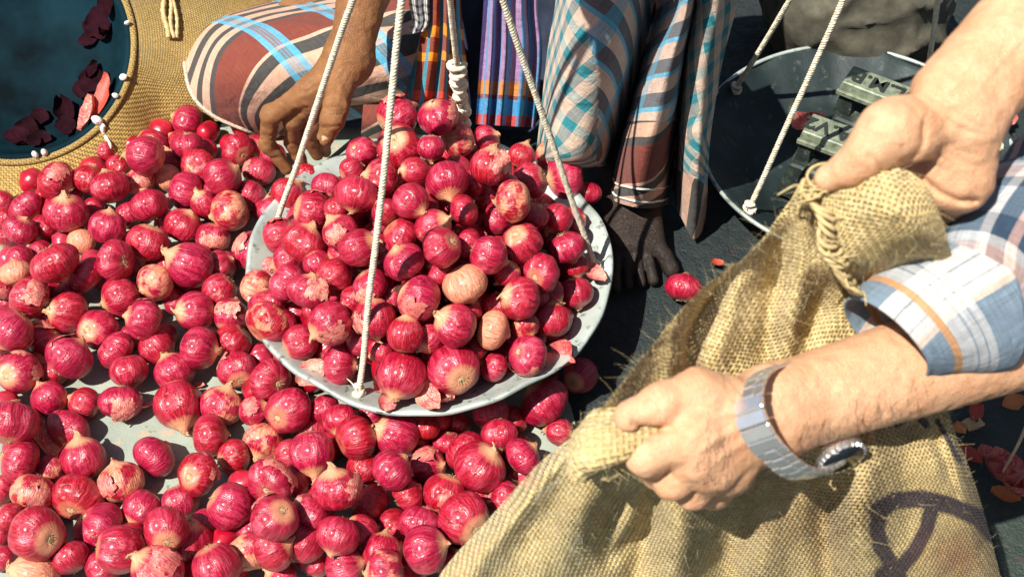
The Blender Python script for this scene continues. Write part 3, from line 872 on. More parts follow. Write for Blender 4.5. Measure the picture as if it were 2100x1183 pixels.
FLAKES = []
for i in range(6):
    f = flake_mesh(400 + i); f.materials.append(M['dry']); FLAKES.append(f)

# (px, py, r px, look): r red, d deep crimson, p pink skin, t tan, w pale, (N/R: neck / root plate turned to the viewer)
TARP = '''385 249 33 d;384 298 35 d;298 318 40 r;313 297 33 d;487 308 34 dR;406 342 34 rR;457 364 41 d;531 352 31 rN;343 364 28 w;380 391 37 r;
242 342 26 r;115 372 36 rp;183 369 35 p;225 384 38 p;287 369 35 t;514 403 35 r;306 421 40 d;472 433 42 t;376 462 38 r;2 415 27 r;54 427 34 r;
136 437 43 rN;42 472 35 r;220 465 40 rN;193 427 24 p;303 497 42 r;437 487 33 p;166 496 30 w;237 535 42 pR;390 543 45 d;521 517 45 r;112 540 49 r;
178 563 40 p;318 578 40 t;40 532 30 r;453 545 31 r;450 596 37 r;33 560 31 w;0 590 27 r;248 610 44 r;61 612 44 rp;139 640 39 rN;201 676 41 pR;
294 655 41 rp;355 616 28 p;400 638 42 rN;22 676 47 rp;86 694 37 p;142 732 44 rp;237 718 38 p;265 760 41 p;321 713 38 rN;357 762 42 r;409 714 44 rN;
473 647 33 p;480 700 36 r;550 661 47 t;38 763 44 pR;487 758 39 pR;554 779 42 rR;101 817 37 r;174 827 33 r;249 825 43 p;366 830 47 r;453 832 40 t;
521 843 30 p;591 842 47 rR;22 867 53 rp;142 882 42 pR;42 945 43 r;172 940 44 p;316 936 43 r;430 893 44 r;479 937 38 r;541 905 38 t;527 588 37 t;
405 972 43 rR;249 988 46 t;68 1010 44 t;159 1020 50 rR;2 1005 31 r;291 1042 38 r;370 1028 36 r;473 1037 49 r;554 988 48 pR;76 1094 56 pR;201 1082 49 r;
340 1085 47 rR;246 1125 50 pp;392 1112 43 p;563 1062 46 pR;71 1180 50 w;146 1142 38 r;324 1168 53 p;444 1162 50 r;508 1130 42 t;560 1125 43 pN;
0 1095 30 r;5 1145 28 d;662 838 31 r;700 862 37 pN;731 897 44 r;814 891 44 r;639 928 45 p;596 932 36 r;804 965 43 p;749 959 38 rp;690 1003 47 p;
759 1033 41 r;878 955 42 pN;918 907 30 r;983 957 55 rN;955 925 40 p;1024 890 37 r;1072 936 38 r;639 1048 38 pp;694 1098 45 r;836 1014 38 r;
912 1012 43 r;950 1062 53 pR;812 1080 40 r;862 1075 42 r;872 1125 46 rN;707 1160 42 p;783 1130 42 rp;790 1172 48 t;625 1110 42 d;640 1152 36 d;
932 1155 36 p;1035 1020 36 r;575 1184 36 r;830 850 34 d;872 875 30 d;1005 845 40 dp;1117 825 48 d;1190 770 37 dR;1130 770 16 d;1402 590 37 d;1148 884 30 r;
600 985 34 r;640 985 30 p;660 1030 34 r;740 1090 34 r;730 1130 36 d;100 965 34 t;125 1140 30 r;20 1060 32 r;430 1075 34 r;520 1085 36 r;
60 870 34 r;560 835 30 r;640 880 34 d;760 850 30 d;900 860 30 d;1050 860 34 d;940 870 30 d;1075 975 34 r;1000 1010 34 d;870 1050 34 d;905 1095 36 r;975 1115 34 r;
480 1180 34 r;210 1170 40 r;600 1060 36 r;660 1075 30 d;1 700 30 r;70 745 26 d;110 765 28 r;470 610 30 r;420 580 30 d;345 545 28 d;280 545 28 r;
140 600 30 d;95 590 30 d;500 660 26 d;440 660 24 d;250 500 26 d;340 455 28 d;265 440 28 d;420 420 30 d;180 470 28 d;90 470 30 d;150 400 26 d;
420 310 26 d;440 395 30 d;560 320 26 d;530 300 26 d;345 330 26 d;10 450 26 d;80 520 28 d;15 620 28 d;100 655 28 d;215 570 26 d;340 690 26 d;270 690 26 d'''
PANO = '''814 238 39 p;818 302 46 rR;741 314 35 pR;897 241 43 pN;938 284 37 tR;1005 342 43 p;780 366 42 p;916 372 42 rN;731 398 43 r;843 413 38 rN;
952 432 33 r;1053 413 44 t;1087 372 36 pp;1158 362 44 r;1202 397 31 d;1131 318 32 t;888 466 38 pN;906 507 45 rR;1022 445 34 r;1070 499 43 rR;
1163 508 38 r;1143 449 33 d;1002 523 43 rp;885 303 29 r;1069 320 26 d;998 287 27 d;631 357 27 r;669 382 29 p;592 400 38 pp;640 433 39 p;
575 485 37 r;622 498 41 rp;698 476 37 p;735 508 43 rN;820 484 37 p;828 537 44 rN;684 568 40 r;590 580 39 p;633 597 44 p;760 586 37 p;
859 612 47 p;677 662 46 p;616 703 39 r;698 747 44 r;768 652 42 r;831 686 38 p;880 694 34 pN;823 769 54 rN;781 718 30 r;953 583 44 w;
1110 559 39 rR;1067 613 44 rN;1181 600 38 r;1131 656 38 r;933 667 43 rN;1011 676 40 w;930 757 49 rR;1013 752 32 r;1082 728 43 pR;1077 668 28 t;
1016 627 28 d;560 430 30 d;590 535 30 r;720 620 32 d;800 615 30 r;900 560 30 d;960 500 32 d;1100 610 26 d;1040 560 28 d;690 430 28 d;
850 350 30 d;790 435 30 p;860 445 28 d;970 375 28 d;1095 440 30 d;1180 450 28 d;890 730 26 d;970 720 26 d;560 620 30 p;740 700 30 r;650 640 28 d;1130 600 26 d;
1060 690 26 d;1180 545 26 d;960 640 28 d;880 650 28 d;720 350 26 d;1040 380 24 d;700 520 28 d;650 540 28 d;540 560 34 r;548 625 36 p;575 665 32 r;600 690 30 d;535 510 30 r'''
def parse(s):
    out = []
    for ln in s.replace('\n', '').split(';'):
        a = ln.split()
        if len(a) >= 4: out.append([float(a[0]), float(a[1]), float(a[2]), a[3]])
    return out
class On: pass
def mk(lst, where):
    res = []
    for px, py, r, k in lst:
        o = On(); o.px, o.py, o.rp, o.k, o.where = px, py, r, k, where
        o.d = ray(px, py); res.append(o)
    return res
TO, PO = mk(parse(TARP), 'tarp'), mk(parse(PANO), 'pan')
NT0 = len(TO)
GZ = 0.006
for o in TO:
    o.t = 1.7
    for _ in range(8):
        o.R = o.rp * o.t / FPX * 1.03
        z = GZ + 0.88 * o.R
        o.t = (CAM[2] - z) / -o.d[2]
    o.tmax = o.t
HEAP_H = 0.172
def heap_z(x, y):
    q = np.hypot(x - PC[0], y - PC[1] - 0.012) / (PR - 0.02)
    return PAN_RIM_Z - 0.030 + HEAP_H * np.maximum(0.0, 1 - q ** 2) ** 0.8
for o in PO:
    # walk along the line of sight to where it meets the heap
    best, bt = 9, 1.5
    for t in np.arange(1.15, 1.75, 0.004):
        p = CAM + o.d * t
        gap = p[2] - heap_z(p[0], p[1])
        if gap < 0: bt, best = t, 0; break
        if gap < best: best, bt = gap, t
    o.t = bt; o.R = o.rp * o.t / FPX * 1.03
    o.t -= o.R * 0.15
    o.tmax = o.t + 0.12
def relax(L, fixed, iters, squeeze, lift, floor):
    for it in range(iters):
        c = np.array([CAM + o.d * o.t for o in L]); R = np.array([o.R for o in L])
        D = np.linalg.norm(c[:, None] - c[None], axis=2)
        need = squeeze * (R[:, None] + R[None])
        np.fill_diagonal(D, 9)
        moved = 0
        for i, j in np.argwhere(np.triu(D < need, 1)):
            a, b = L[i], L[j]
            e = (need[i, j] - D[i, j]) * 0.35
            # the one drawn smaller / listed deep goes under
            wa = a.rp + (-12 if 'd' in a.k else 0); wb = b.rp + (-12 if 'd' in b.k else 0)
            up, dn = (a, b) if wa >= wb else (b, a)
            up.t -= e * 0.6; dn.t += e * 0.4
            moved += 1
        for o in L:
            o.t = min(max(o.t, o.tmax - lift), o.tmax)
            o.R = o.rp * o.t / FPX * 1.03
    return moved
relax(TO, None, 60, 0.86, 0.10, GZ)
# more of them low in the gaps where the photograph shows no sheet between
rf = np.random.default_rng(33)
cT = [CAM + o.d * o.t for o in TO]; rT = [o.R for o in TO]
def dense(x, y):
    if y < 660: return x < 560 and y > 250 + max(0, (330 - x)) * 0.42
    if y < 905: return (x < 90) or (x > 470 and x < 640 and y > 690)
    return x < 1080 - max(0, y - 905) * 0.5 and not (190 < x < 420 and y < 1010)
def inside_pan(p): return np.hypot(p[0] - PC[0], p[1] - PC[1]) < PR - 0.01
tries = 0
EXTRA = []
while tries < 9000 and len(TO) + len(EXTRA) < NT0 + 150:
    tries += 1
    x, y = rf.uniform(0, 1080), rf.uniform(255, 1183)
    if not dense(x, y): continue
    R = rf.uniform(0.018, 0.023); p = at_z(x, y, GZ + 0.9 * R)
    if np.min(np.linalg.norm(np.array(cT) - p, axis=1) - 0.84 * (np.array(rT) + R)) < 0: continue
    o = On(); o.px, o.py, o.k, o.where = x, y, 'd' if rf.random() < 0.6 else 'r', 'tarp'
    o.d = ray(x, y); o.t = o.tmax = depth_of(p); o.R = R; o.rp = R * FPX / o.t
    (TO if len(TO) + len(PO) < 300 else EXTRA).append(o); cT.append(p); rT.append(R)
for o in PO: o.tmax = min(o.tmax, ((CAM[2] - (PAN_RIM_Z - PH + 0.75 * o.R)) / -o.d[2]))
relax(PO, None, 80, 0.86, 0.16, 0)
# the ones at the pan's left edge lean against its outside
for o in TO:
    p = CAM + o.d * o.t
    q = np.hypot(p[0] - PC[0], p[1] - PC[1])
    if q < PR + o.R * 0.9 and o.py < 730 and q > PR - 0.09 and o.px < 600:
        for _ in range(30):
            p = CAM + o.d * o.t
            if np.hypot(p[0] - PC[0], p[1] - PC[1]) > PR + o.R * 0.75: break
            o.t -= 0.004
        o.R = o.rp * o.t / FPX * 1.03
def look_color(o, r):
    k = o.k
    tan = 0.53 + 0.10 * r.random() if 't' in k else (0.86 if 'w' in k else 0.26 + 0.16 * r.random())
    if 'd' in k: tan = 0.25
    pink = 1.0 if k.count('p') > 1 else (0.85 if 'p' in k else (0.12 if 'd' in k else 0.4 + 0.25 * r.random()))
    return (tan, pink, r.random(), 1.0)
r = np.random.default_rng(77)
ALL = TO + PO
for idx, o in enumerate(ALL):
    c = CAM + o.d * o.t
    ki = int(r.integers(0, 9))
    if 'N' in o.k: ki = int(r.choice([1, 3, 5, 8, 0]))
    me, nk, rt = KINDS[ki]
    view = -o.d / np.linalg.norm(o.d)
    rand = r.normal(size=3); rand /= np.linalg.norm(rand)
    side = np.cross(view, rand); side /= np.linalg.norm(side)
    if 'N' in o.k: ax = view * r.uniform(0.25, 0.6) + side
    elif 'R' in o.k: ax = -(view * r.uniform(0.7, 1.6) + side)
    else:
        ax = side + view * r.uniform(-0.35, 0.45)
    ax = Vector(ax).normalized()
    q = ax.to_track_quat('Z', 'Y') @ Quaternion((0, 0, 1), r.uniform(0, 6.28))
    ob = link('onion', me)
    ob.rotation_mode = 'QUATERNION'; ob.rotation_quaternion = q
    s = o.R * r.uniform(0.96, 1.03)
    ob.location = c; ob.scale = (s * r.uniform(0.94, 1.09), s * r.uniform(0.94, 1.09), s * r.uniform(0.90, 1.05))
    ob.color = look_color(o, r)
    n = link('neck', nk, None, ob); n.color = ob.color
    if r.random() < 0.8 or 'R' in o.k: link('root_tuft', rt, None, ob)
    o.flake = False
    if r.random() < (0.6 if 'p' in o.k else 0.2) and 'd' not in o.k:
        f = link('loose_skin', FLAKES[int(r.integers(0, 6))], None, ob); o.flake = True
        f.rotation_euler = (0, 0, r.uniform(0, 6.28))
        if o.k.count('p') > 1:
            f = link('loose_skin', FLAKES[int(r.integers(0, 6))], None, ob); f.rotation_euler = (0, 0, r.uniform(0, 6.28))
    o.ob = ob
# labels: a few landmarks by their own look or place, the rest by where they lie beside the nearest of those
LANDMARK = [(814, 238, 'red onion behind the front rope at the very top of the heap', 'onion behind the rope atop the heap'),
 (897, 241, 'pink onion lying with its pointed neck leftward on top of the heap', 'pointed pink onion atop the heap'),
 (1053, 413, 'onion half peeled to tan skin near the right rope', 'half peeled tan onion on the pan'),
 (953, 583, 'plain tan onion in the middle of the pan heap', 'plain tan onion on the pan'),
 (1011, 676, 'pale peach onion low on the front of the heap', 'pale peach onion on the pan'),
 (823, 769, 'biggest red onion at the front rim of the pan', 'big onion at the front rim'),
 (930, 757, 'red onion showing its round root plate at the front rim', 'root-up onion at the front rim'),
 (1158, 362, 'large glossy red onion behind the right rope', 'glossy onion behind the right rope'),
 (592, 400, 'ragged pink onion beside the knot of the left rope', 'ragged onion by the left rope knot'),
 (1181, 600, 'red onion against the right rim under the rope knot', 'onion under the right rope knot'),
 (735, 508, 'red onion with a tall neck left of the front rope', 'tall necked onion left of the front rope'),
 (698, 747, 'red onion at the front left rim of the pan', 'onion at the front left rim'),
 (550, 661, 'large mottled tan onion leaning on the left side of the pan', 'large tan onion beside the pan'),
 (472, 433, 'onion with a broad peach patch behind the pan', 'peach patched onion'),
 (385, 249, 'deep red onion farthest back beside the plaid knee', 'farthest deep red onion'),
 (487, 308, 'onion showing its root plate beside the seller fingers', 'root-up onion by the seller fingers'),
 (298, 318, 'glossy red onion at the edge of the jute behind', 'glossy onion at the jute edge'),
 (115, 372, 'onion nearest the dark plastic basin with peeling skin', 'peeling onion near the basin'),
 (112, 540, 'large round red onion standing alone at the left', 'large round onion at the left'),
 (390, 543, 'deep crimson shiny onion left of the pan', 'deep crimson onion left of the pan'),
 (409, 714, 'red onion with a pointed neck at the bare sheet', 'pointed onion at the bare sheet'),
 (366, 830, 'big glossy red onion alone on the bare sheet', 'big glossy onion on the bare sheet'),
 (316, 936, 'oval red onion alone on the bare sheet', 'oval onion on the bare sheet'),
 (142, 882, 'pink onion showing its root plate left of the bare sheet', 'root-up pink onion left of the bare sheet'),
 (249, 988, 'mottled tan onion just below the bare patch of sheet', 'mottled tan onion below the bare sheet'),
 (76, 1094, 'very big pink onion with root turned up near the corner', 'very big pink onion near the corner'),
 (71, 1180, 'pale whitish onion cut off at the bottom edge', 'pale whitish onion at the bottom'),
 (983, 957, 'largest red onion left of the jute sack', 'largest onion left of the jute sack'),
 (690, 1003, 'banded pink onion tilted between red ones in front of the pan', 'banded pink onion'),
 (950, 1062, 'onion with a white root patch beside the jute sack', 'white patched onion by the sack'),
 (591, 842, 'big red onion below the front left rim of the pan', 'big onion below the left rim'),
 (1402, 590, 'dark onion on the ground beside the toes', 'onion beside the toes'),
 (1117, 825, 'shaded onion under the right side of the pan', 'shaded onion under the pan'),
 (1190, 770, 'shaded onion on dark ground right of the pan', 'shaded onion right of the pan'),
 (554, 988, 'large pink onion turned root up in the front rows', 'large root-up onion in the front rows'),
 (340, 1085, 'red onion with a broad straw plate in the front rows', 'straw plated onion in front'),
 (22, 867, 'very large red onion at the left edge', 'very large onion at the left edge')]
lm = []
for px, py, lab, short in LANDMARK:
    o = min(ALL, key=lambda o: (o.px - px) ** 2 + (o.py - py) ** 2)
    o.label = lab; lm.append((o, short))
OCT = ['right of', 'above right of', 'above', 'above left of', 'left of', 'below left of', 'below', 'below right of']
slots = {}
def size_word(o):
    ph = 'small ' if o.R < 0.0195 else ('large ' if o.R > 0.0285 else '')
    cw = 'mottled tan onion' if 't' in o.k else 'pale onion' if 'w' in o.k else 'pink onion' if 'p' in o.k else 'dark red onion' if 'd' in o.k else 'red onion'
    return ph + cw
for o in ALL:
    if hasattr(o, 'label'): continue
    c = sorted(((o.px - l.px) ** 2 + (o.py - l.py) ** 2, i) for i, (l, s) in enumerate(lm) if l.where == o.where)[0]
    l, s = lm[c[1]]
    k = int(round(math.atan2(-(o.py - l.py), o.px - l.px) / (math.pi / 4))) % 8
    slots.setdefault((c[1], k), []).append((c[0], o))
NTH = ['', 'second ', 'third ', 'fourth ', 'fifth ', 'sixth ', 'seventh ', 'eighth ']
for (i, k), L in slots.items():
    L.sort(key=lambda a: a[0])
    for n, (_, o) in enumerate(L):
        w = size_word(o)
        if n == 0: o.label = '%s just %s the %s' % (w, OCT[k], lm[i][1])
        else: o.label = '%s, %sone %s the %s' % (w, NTH[n], OCT[k], lm[i][1])
for o in ALL:
    if len(o.label.split()) > 16: o.label = o.label.replace('just ', '').replace('dark red', 'dark').replace('small ', '')
    if len(o.label.split()) > 16: o.label = o.label.replace(' the ', ' ', 2)
    tag(o.ob, o.label, 'onion', 'onions heaped on the weighing pan' if o.where == 'pan' else 'loose onions on the ground sheet')
# what fills the heap underneath
b = MB(); pts = [CAM + o.d * o.t for o in PO]; Rs = [o.R for o in PO]
base_v = np.array([v.co[:] for v in KINDS[0][0].vertices]); base_f = [tuple(p.vertices) for p in KINDS[0][0].polygons]
r = np.random.default_rng(5); made = []
for _ in range(6000):
    a = r.uniform(0, 6.28); q = (PR - 0.05) * math.sqrt(r.random())
    x, y = PC[0] + q * math.cos(a), PC[1] + q * math.sin(a)
    zm = heap_z(x, y) - 0.038
    z0 = PAN_RIM_Z - PH + 0.028
    if zm < z0: continue
    p = np.array((x, y, r.uniform(z0, zm))); R = r.uniform(0.021, 0.028)
    if pts and np.min(np.linalg.norm(np.array(pts) - p, axis=1) - 0.80 * (np.array(Rs) + R)) < 0: continue
    pts.append(p); Rs.append(R)
    qm = np.array(Quaternion(r.normal(size=4)).normalized().to_matrix())
    b.add((base_v * R) @ qm.T + p, base_f)
for o in EXTRA:
    qm = np.array(Quaternion(r.normal(size=4)).normalized().to_matrix())
    b.add((base_v * o.R) @ qm.T + CAM + o.d * o.t, base_f)
o = b.build('packed_onions', M['onion'])
o.color = (0.25, 0.3, 0.5, 1)
tag(o, 'small red onions packed in the gaps under the heap and the loose onions', 'onions', None, 'stuff')

# loose papery skins
def petal(seed, L, W, curl):
    r = np.random.default_rng(seed); nu, nv = 7, 9; vs = []
    for i in range(nv):
        v = i / (nv - 1); w = W * math.sin(math.pi * (0.06 + 0.9 * v)) ** 0.8
        for j in range(nu):
            u = j / (nu - 1) * 2 - 1
            vs.append((u * w * (1 + 0.12 * r.uniform(-1, 1)), (v - 0.5) * L, curl * (u * u * W + 0.6 * (v - 0.5) ** 2 * L) + 0.02 * L * r.uniform(-1, 1)))
    return mesh('onion_skin_flake', np.array(vs), grid_faces(nu, nv))
PET = []
for i in range(5):
    m_ = petal(500 + i, 1.0, 0.34 + 0.06 * i, 0.35 + 0.1 * i); m_.materials.append(M['dry']); PET.append(m_)
m_red = m_plain('red_flake', (0.42, 0.055, 0.03), 0.5, 0, 40, 0.3, 0.3); m_or = m_plain('orange_flake', (0.55, 0.20, 0.06), 0.5, 0, 40, 0.3, 0.3); m_str = m_plain('straw_flake', (0.60, 0.45, 0.24), 0.7, 0, 40, 0.3, 0.3)
PETR = []
for i, m_ in enumerate((m_red, m_or, m_str)):
    c_ = PET[i].copy(); c_.materials.clear(); c_.materials.append(m_); PETR.append(c_)
def flake(px, py, z, size, me, label, group=None, tilt=0.5):
    o = link('onion_skin_flake', me); o.location = at_z(px, py, z); o.scale = (size, size, size)
    o.rotation_euler = (random.uniform(-tilt, tilt), random.uniform(-tilt, tilt), random.uniform(0, 6.28))
    tag(o, label, 'onion skin', group)
for px, py, z, s, i, lab in [
    (880, 815, 0.135, 0.045, 0, 'crumpled red onion skin hanging over the front rim of the pan'),
    (905, 822, 0.128, 0.034, 2, 'pale pink skin tip drooping off the front rim'),
    (795, 826, 0.128, 0.022, 3, 'small pink skin scrap on the front rim below the rope'),
    (640, 765, 0.12, 0.042, 1, 'pointed pink skin lying over the front left rim'),
    (780, 795, 0.115, 0.022, 4, 'small dark red skin beside the front rope knot'),
    (1160, 735, 0.115, 0.04, 3, 'brownish skin curled at the right front rim'),
    (1215, 560, 0.13, 0.04, 0, 'red skin caught at the right rope knot'),
    (300, 835, 0.014, 0.022, 1, 'red torn skin beside the onion on the bare sheet'),
    (115, 905, 0.02, 0.06, 2, 'brown papery skin between two front onions at left'),
    (410, 790, 0.010, 0.014, 0, 'tiny red skin scrap on the bare sheet'),
    (585, 790, 0.02, 0.03, 4, 'curled skin below the left edge of the pan')]:
    flake(px, py, z, s, PET[i], lab)
for px, py, s, i, lab in [
    (2000, 845, 0.030, 0, 'orange red skin flake lying beside the sack on the dark ground'),
    (2078, 826, 0.030, 1, 'orange onion skin flake curled up on the dark ground'),
    (2095, 765, 0.030, 0, 'red skin flake just below the shirt sleeve'),
    (1995, 878, 0.030, 2, 'straw coloured sliver of skin on the dark ground'),
    (1970, 880, 0.022, 1, 'dull orange scrap beside the straw sliver'),
    (1990, 935, 0.034, 0, 'dark red skin flake against the sack edge'),
    (2025, 940, 0.030, 3, 'pinkish skin flake near the straw stalk'),
    (2085, 955, 0.018, 2, 'small whitish scrap near the straw stalk'),
    (2075, 985, 0.034, 0, 'red skin flake at the foot of the straw stalk'),
    (2045, 975, 0.050, 4, 'large crumpled red skin at the foot of the stalk'),
    (2085, 1010, 0.050, 3, 'large crumpled pink skin below the stalk'),
    (2060, 1020, 0.036, 1, 'reddish skin curled in the dark corner'),
    (1855, 145, 0.034, 4, 'pink skin scrap lit behind the iron weights'),
    (1840, 100, 0.036, 0, 'dull red skin behind the dark pan'),
    (2060, 250, 0.030, 4, 'pink skin scrap beside the bare wrist'),
    (2050, 215, 0.040, 3, 'dim skin scrap under the bare forearm'),
    (1890, 40, 0.040, 0, 'dim skin scrap right of the grey sack'),
    (1470, 540, 0.022, 0, 'red brown skin scrap beside the sack edge'),
    (1450, 610, 0.022, 2, 'pale wisp of skin beside the toes')]:
    flake(px, py, 0.008, s, (PETR[i] if i < 3 else PET[i]), lab)
for px, py, i, lab in [(1640, 258, 3, 'dim pink skin lying in the dark pan left of the weights'), (1668, 262, 4, 'dark purple skin scrap in the dark pan')]:
    flake(px, py, 0.04, 0.035, PET[i], lab)
b = MB(); s0 = at_z(2052, 975, 0.012); s1 = at_z(2110, 860, 0.03)
b.tube(cr([s0, (s0 + s1) / 2 + np.array((0.002, 0, 0.006)), s1], 8), [0.0016, 0.0018, 0.002, 0.002, 0.0022, 0.0022, 0.0024, 0.0026], 6)
tag(b.build('straw_stalk', m_str), 'yellow straw stalk lying on the dark ground at right', 'stalk')
# ------------------------------------------------------------------ the big jute sack behind and the dark basin lying in it
def at_y(px, py, y):
    d = ray(px, py)
    return CAM + d * ((y - CAM[1]) / d[1])
BM = at_z(38, 98, 0.135)
bn = np.array((0.10, -0.52, 0.85)); bn /= np.linalg.norm(bn)
bx = np.array((1.0, 0, 0)); bx -= bn * (bx @ bn); bx /= np.linalg.norm(bx)
by = np.cross(bn, bx)
BR = 222 * depth_of(BM) / FPX
def ring(r, down, n=72):
    a = np.linspace(0, 2 * math.pi, n, endpoint=False)
    return BM + bx * (r * np.cos(a))[:, None] + by * (r * 1.05 * np.sin(a))[:, None] - bn * down
b = MB()
prof = [(BR + 0.004, 0.006), (BR + 0.006, 0.000), (BR + 0.002, -0.005), (BR - 0.004, -0.004), (BR - 0.008, 0.004), (BR - 0.014, 0.02), (BR - 0.035, 0.056), (BR - 0.075, 0.074), (BR - 0.12, 0.078), (0.001, 0.078)]
b.add(np.concatenate([ring(r_, d_) for r_, d_ in prof]), grid_faces(72, len(prof), 0, True))
prof2 = [(0.001, 0.082), (BR - 0.12, 0.082), (BR - 0.072, 0.078), (BR - 0.030, 0.060), (BR - 0.008, 0.02), (BR + 0.004, 0.006)]
b.add(np.concatenate([ring(r_, d_) for r_, d_ in prof2]), grid_faces(72, len(prof2), 0, True))
basin = empty('basin', BM); tag(basin, 'round dark blue plastic basin lying in the jute sack', 'basin')
o = b.build('bowl', M['basin'], basin); o.location = -BM
b = MB(); a = np.linspace(0, 2 * math.pi, 90)
b.tube(BM + bx * ((BR + 0.002) * np.cos(a))[:, None] + by * ((BR + 0.002) * 1.05 * np.sin(a))[:, None], 0.0032, 8, False)
o = b.build('rim', M['basin'], basin); o.location = -BM

outer_px = [(38, 425), (170, 392), (285, 345), (345, 285), (400, 262), (520, 240), (660, 190), (800, 40)]
front = [at_z(x_, y_, 0.0) for x_, y_ in outer_px]
back = [np.array((0.10, 0.90, 0.0)), np.array((-0.15, 1.05, 0.0)), np.array((-0.55, 1.10, 0.0)), np.array((-0.95, 1.0, 0.0)), np.array((-1.15, 0.75, 0.0)), np.array((-1.10, 0.40, 0.0)), np.array((-0.93, 0.27, 0.0))]
loop = back[3:] + front + back[:3]
n = 150
OUT = cr(np.array(loop + loop[:1]), n + 1)[:-1]
# the mouth ring, matched by angle round the basin
angs = np.array([math.atan2(p[1] - BM[1], p[0] - BM[0]) for p in OUT])
INN = BM + bn * 0.004 + bx * ((BR + 0.010) * np.cos(angs))[:, None] + by * ((BR + 0.010) * 1.05 * np.sin(angs))[:, None]
rows = []
for i in range(-3, 30):
    if i < 0:
        k = (-i) / 3.0
        P_ = INN + (INN - BM) * 0.02 * k - bn * (0.02 * k * k)
    else:
        s = i / 29.0
        P_ = INN * (1 - s) + OUT * s
        wide = np.linalg.norm(OUT - INN, axis=1)
        P_[:, 2] = INN[:, 2] * (1 - s ** 1.5) ** 1.2 * (1 - 0.25 * s) + 0.10 * np.clip(wide - 0.2, 0, 0.4) * math.sin(math.pi * s)
        P_[:, 2] = np.maximum(P_[:, 2], 0.002)
    rows.append(P_)
GJ = np.array(rows)
N_ = grid_normals(GJ)
amp = np.clip(np.linspace(-0.1, 1.4, len(rows)), 0, 1)[:, None]
dsp = 0.012 * vnoise(GJ.reshape(-1, 3), 9, 21).reshape(GJ.shape[:2]) + 0.005 * vnoise(GJ.reshape(-1, 3), 28, 22).reshape(GJ.shape[:2])
GJ[..., 2] += np.abs(dsp) * amp
ul = np.concatenate([[0], np.cumsum(np.linalg.norm(np.diff(OUT, axis=0), axis=1))])
vl = np.concatenate([np.zeros((1, n)), np.cumsum(np.linalg.norm(np.diff(GJ, axis=0), axis=2), axis=0)])
uvj = np.stack([np.broadcast_to(ul * 0.8, vl.shape), vl], -1)
b = MB(); b.add(GJ.reshape(-1, 3), grid_faces(n, len(rows), 0, True), uvj.reshape(-1, 2))
sack1 = empty('jute_sack', (BM[0], BM[1], 0)); tag(sack1, 'mustard jute sack lying open round the dark basin with a stitched seam', 'jute sack')
o = b.build('cloth', M['jute_dense'], sack1); o.location = -np.array((BM[0], BM[1], 0))
def on_sack(px, py):
    x_, y_ = pix(GJ.reshape(-1, 3))
    d_ = (x_ - px) ** 2 + (y_ - py) ** 2
    i = np.argsort(d_)[:3]
    w_ = 1 / (d_[i] + 1)
    return (GJ.reshape(-1, 3)[i] * w_[:, None]).sum(0) / w_.sum()
toward = lambda p, k: p + (CAM - p) / np.linalg.norm(CAM - p) * k
b = MB()
b.tube(np.vstack([BM + bn * 0.006 + bx * ((BR + 0.008) * math.cos(q)) + by * ((BR + 0.008) * 1.05 * math.sin(q)) for q in np.linspace(0, 2 * math.pi, 121)]), 0.0052, 10, False)
b.uv = [(u_ * 0.047, v_) for u_, v_ in b.uv]
o = b.build('mouth_roll', M['jute_dense'], sack1); o.location = -np.array((BM[0], BM[1], 0))
b = MB()
for dx, rr_ in ((-9, 0.004), (3, 0.0035), (12, 0.003)):
    pts = [toward(on_sack(345 + dx + 0.10 * yy, yy), 0.008) for yy in (-60, -30, 0, 20, 40, 60, 78)]
    b.tube(cr(pts, 24), rr_ * (1 + 0.2 * np.sin(np.arange(24) * 2.2)), 6)
o = b.build('seam', M['yarn'], sack1); o.location = -np.array((BM[0], BM[1], 0))
M['white'] = m_plain('white_scrap', (0.75, 0.70, 0.62), 0.7, 0, 60, 0.15, 0.3)
b = MB()
pts = [toward(on_sack(x_, y_), 0.006) for x_, y_ in ((203, 245), (208, 262), (214, 278), (222, 295), (226, 306))]
b.tube(cr(pts, 14), np.linspace(0.0042, 0.0016, 14) * (1 + 0.25 * np.sin(np.arange(14) * 1.9)), 6)
tag(b.build('frayed_strip', M['white']), 'frayed whitish strip hanging from the basin rim over the jute', 'strip')
for x_, y_, s_, lab in [(252, 157, 0.0065, 'white garlic like scrap highest on the right rim of the basin'), (236, 193, 0.005, 'tiny white scrap on the right rim of the basin below the highest'), (203, 242, 0.009, 'largest white scrap on the basin rim above the frayed strip'), (102, 296, 0.006, 'white scrap at the lower basin rim, right one of a pair'), (86, 303, 0.0065, 'white scrap at the lower basin rim, left one of a pair'), (254, 48, 0.005, 'small white scrap on the basin rim near the top')]:
    a_ = math.atan2(-(y_ - 98), x_ - 38)
    p_ = BM + bx * (BR + 0.002) * math.cos(a_) + by * (BR + 0.002) * 1.05 * math.sin(a_) + bn * 0.016
    me = KINDS[2][0].copy(); me.materials.clear(); me.materials.append(M['white'])
    o = link('onion_scrap', me); o.location = p_; o.scale = (s_, s_ * 0.8, s_ * 0.7); o.rotation_euler = (random.uniform(0, 3), random.uniform(0, 3), 0)
    tag(o, lab, 'scrap')
M['dim_skin'] = m_plain('skin_painted_shade', (0.016, 0.003, 0.006), 0.9, 0, 25, 0.8, 0.3, 0.06)  # shade inside the basin painted into the skins' colour
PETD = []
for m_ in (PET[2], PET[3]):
    c_ = m_.copy(); c_.materials.clear(); c_.materials.append(M['dim_skin']); PETD.append(c_)
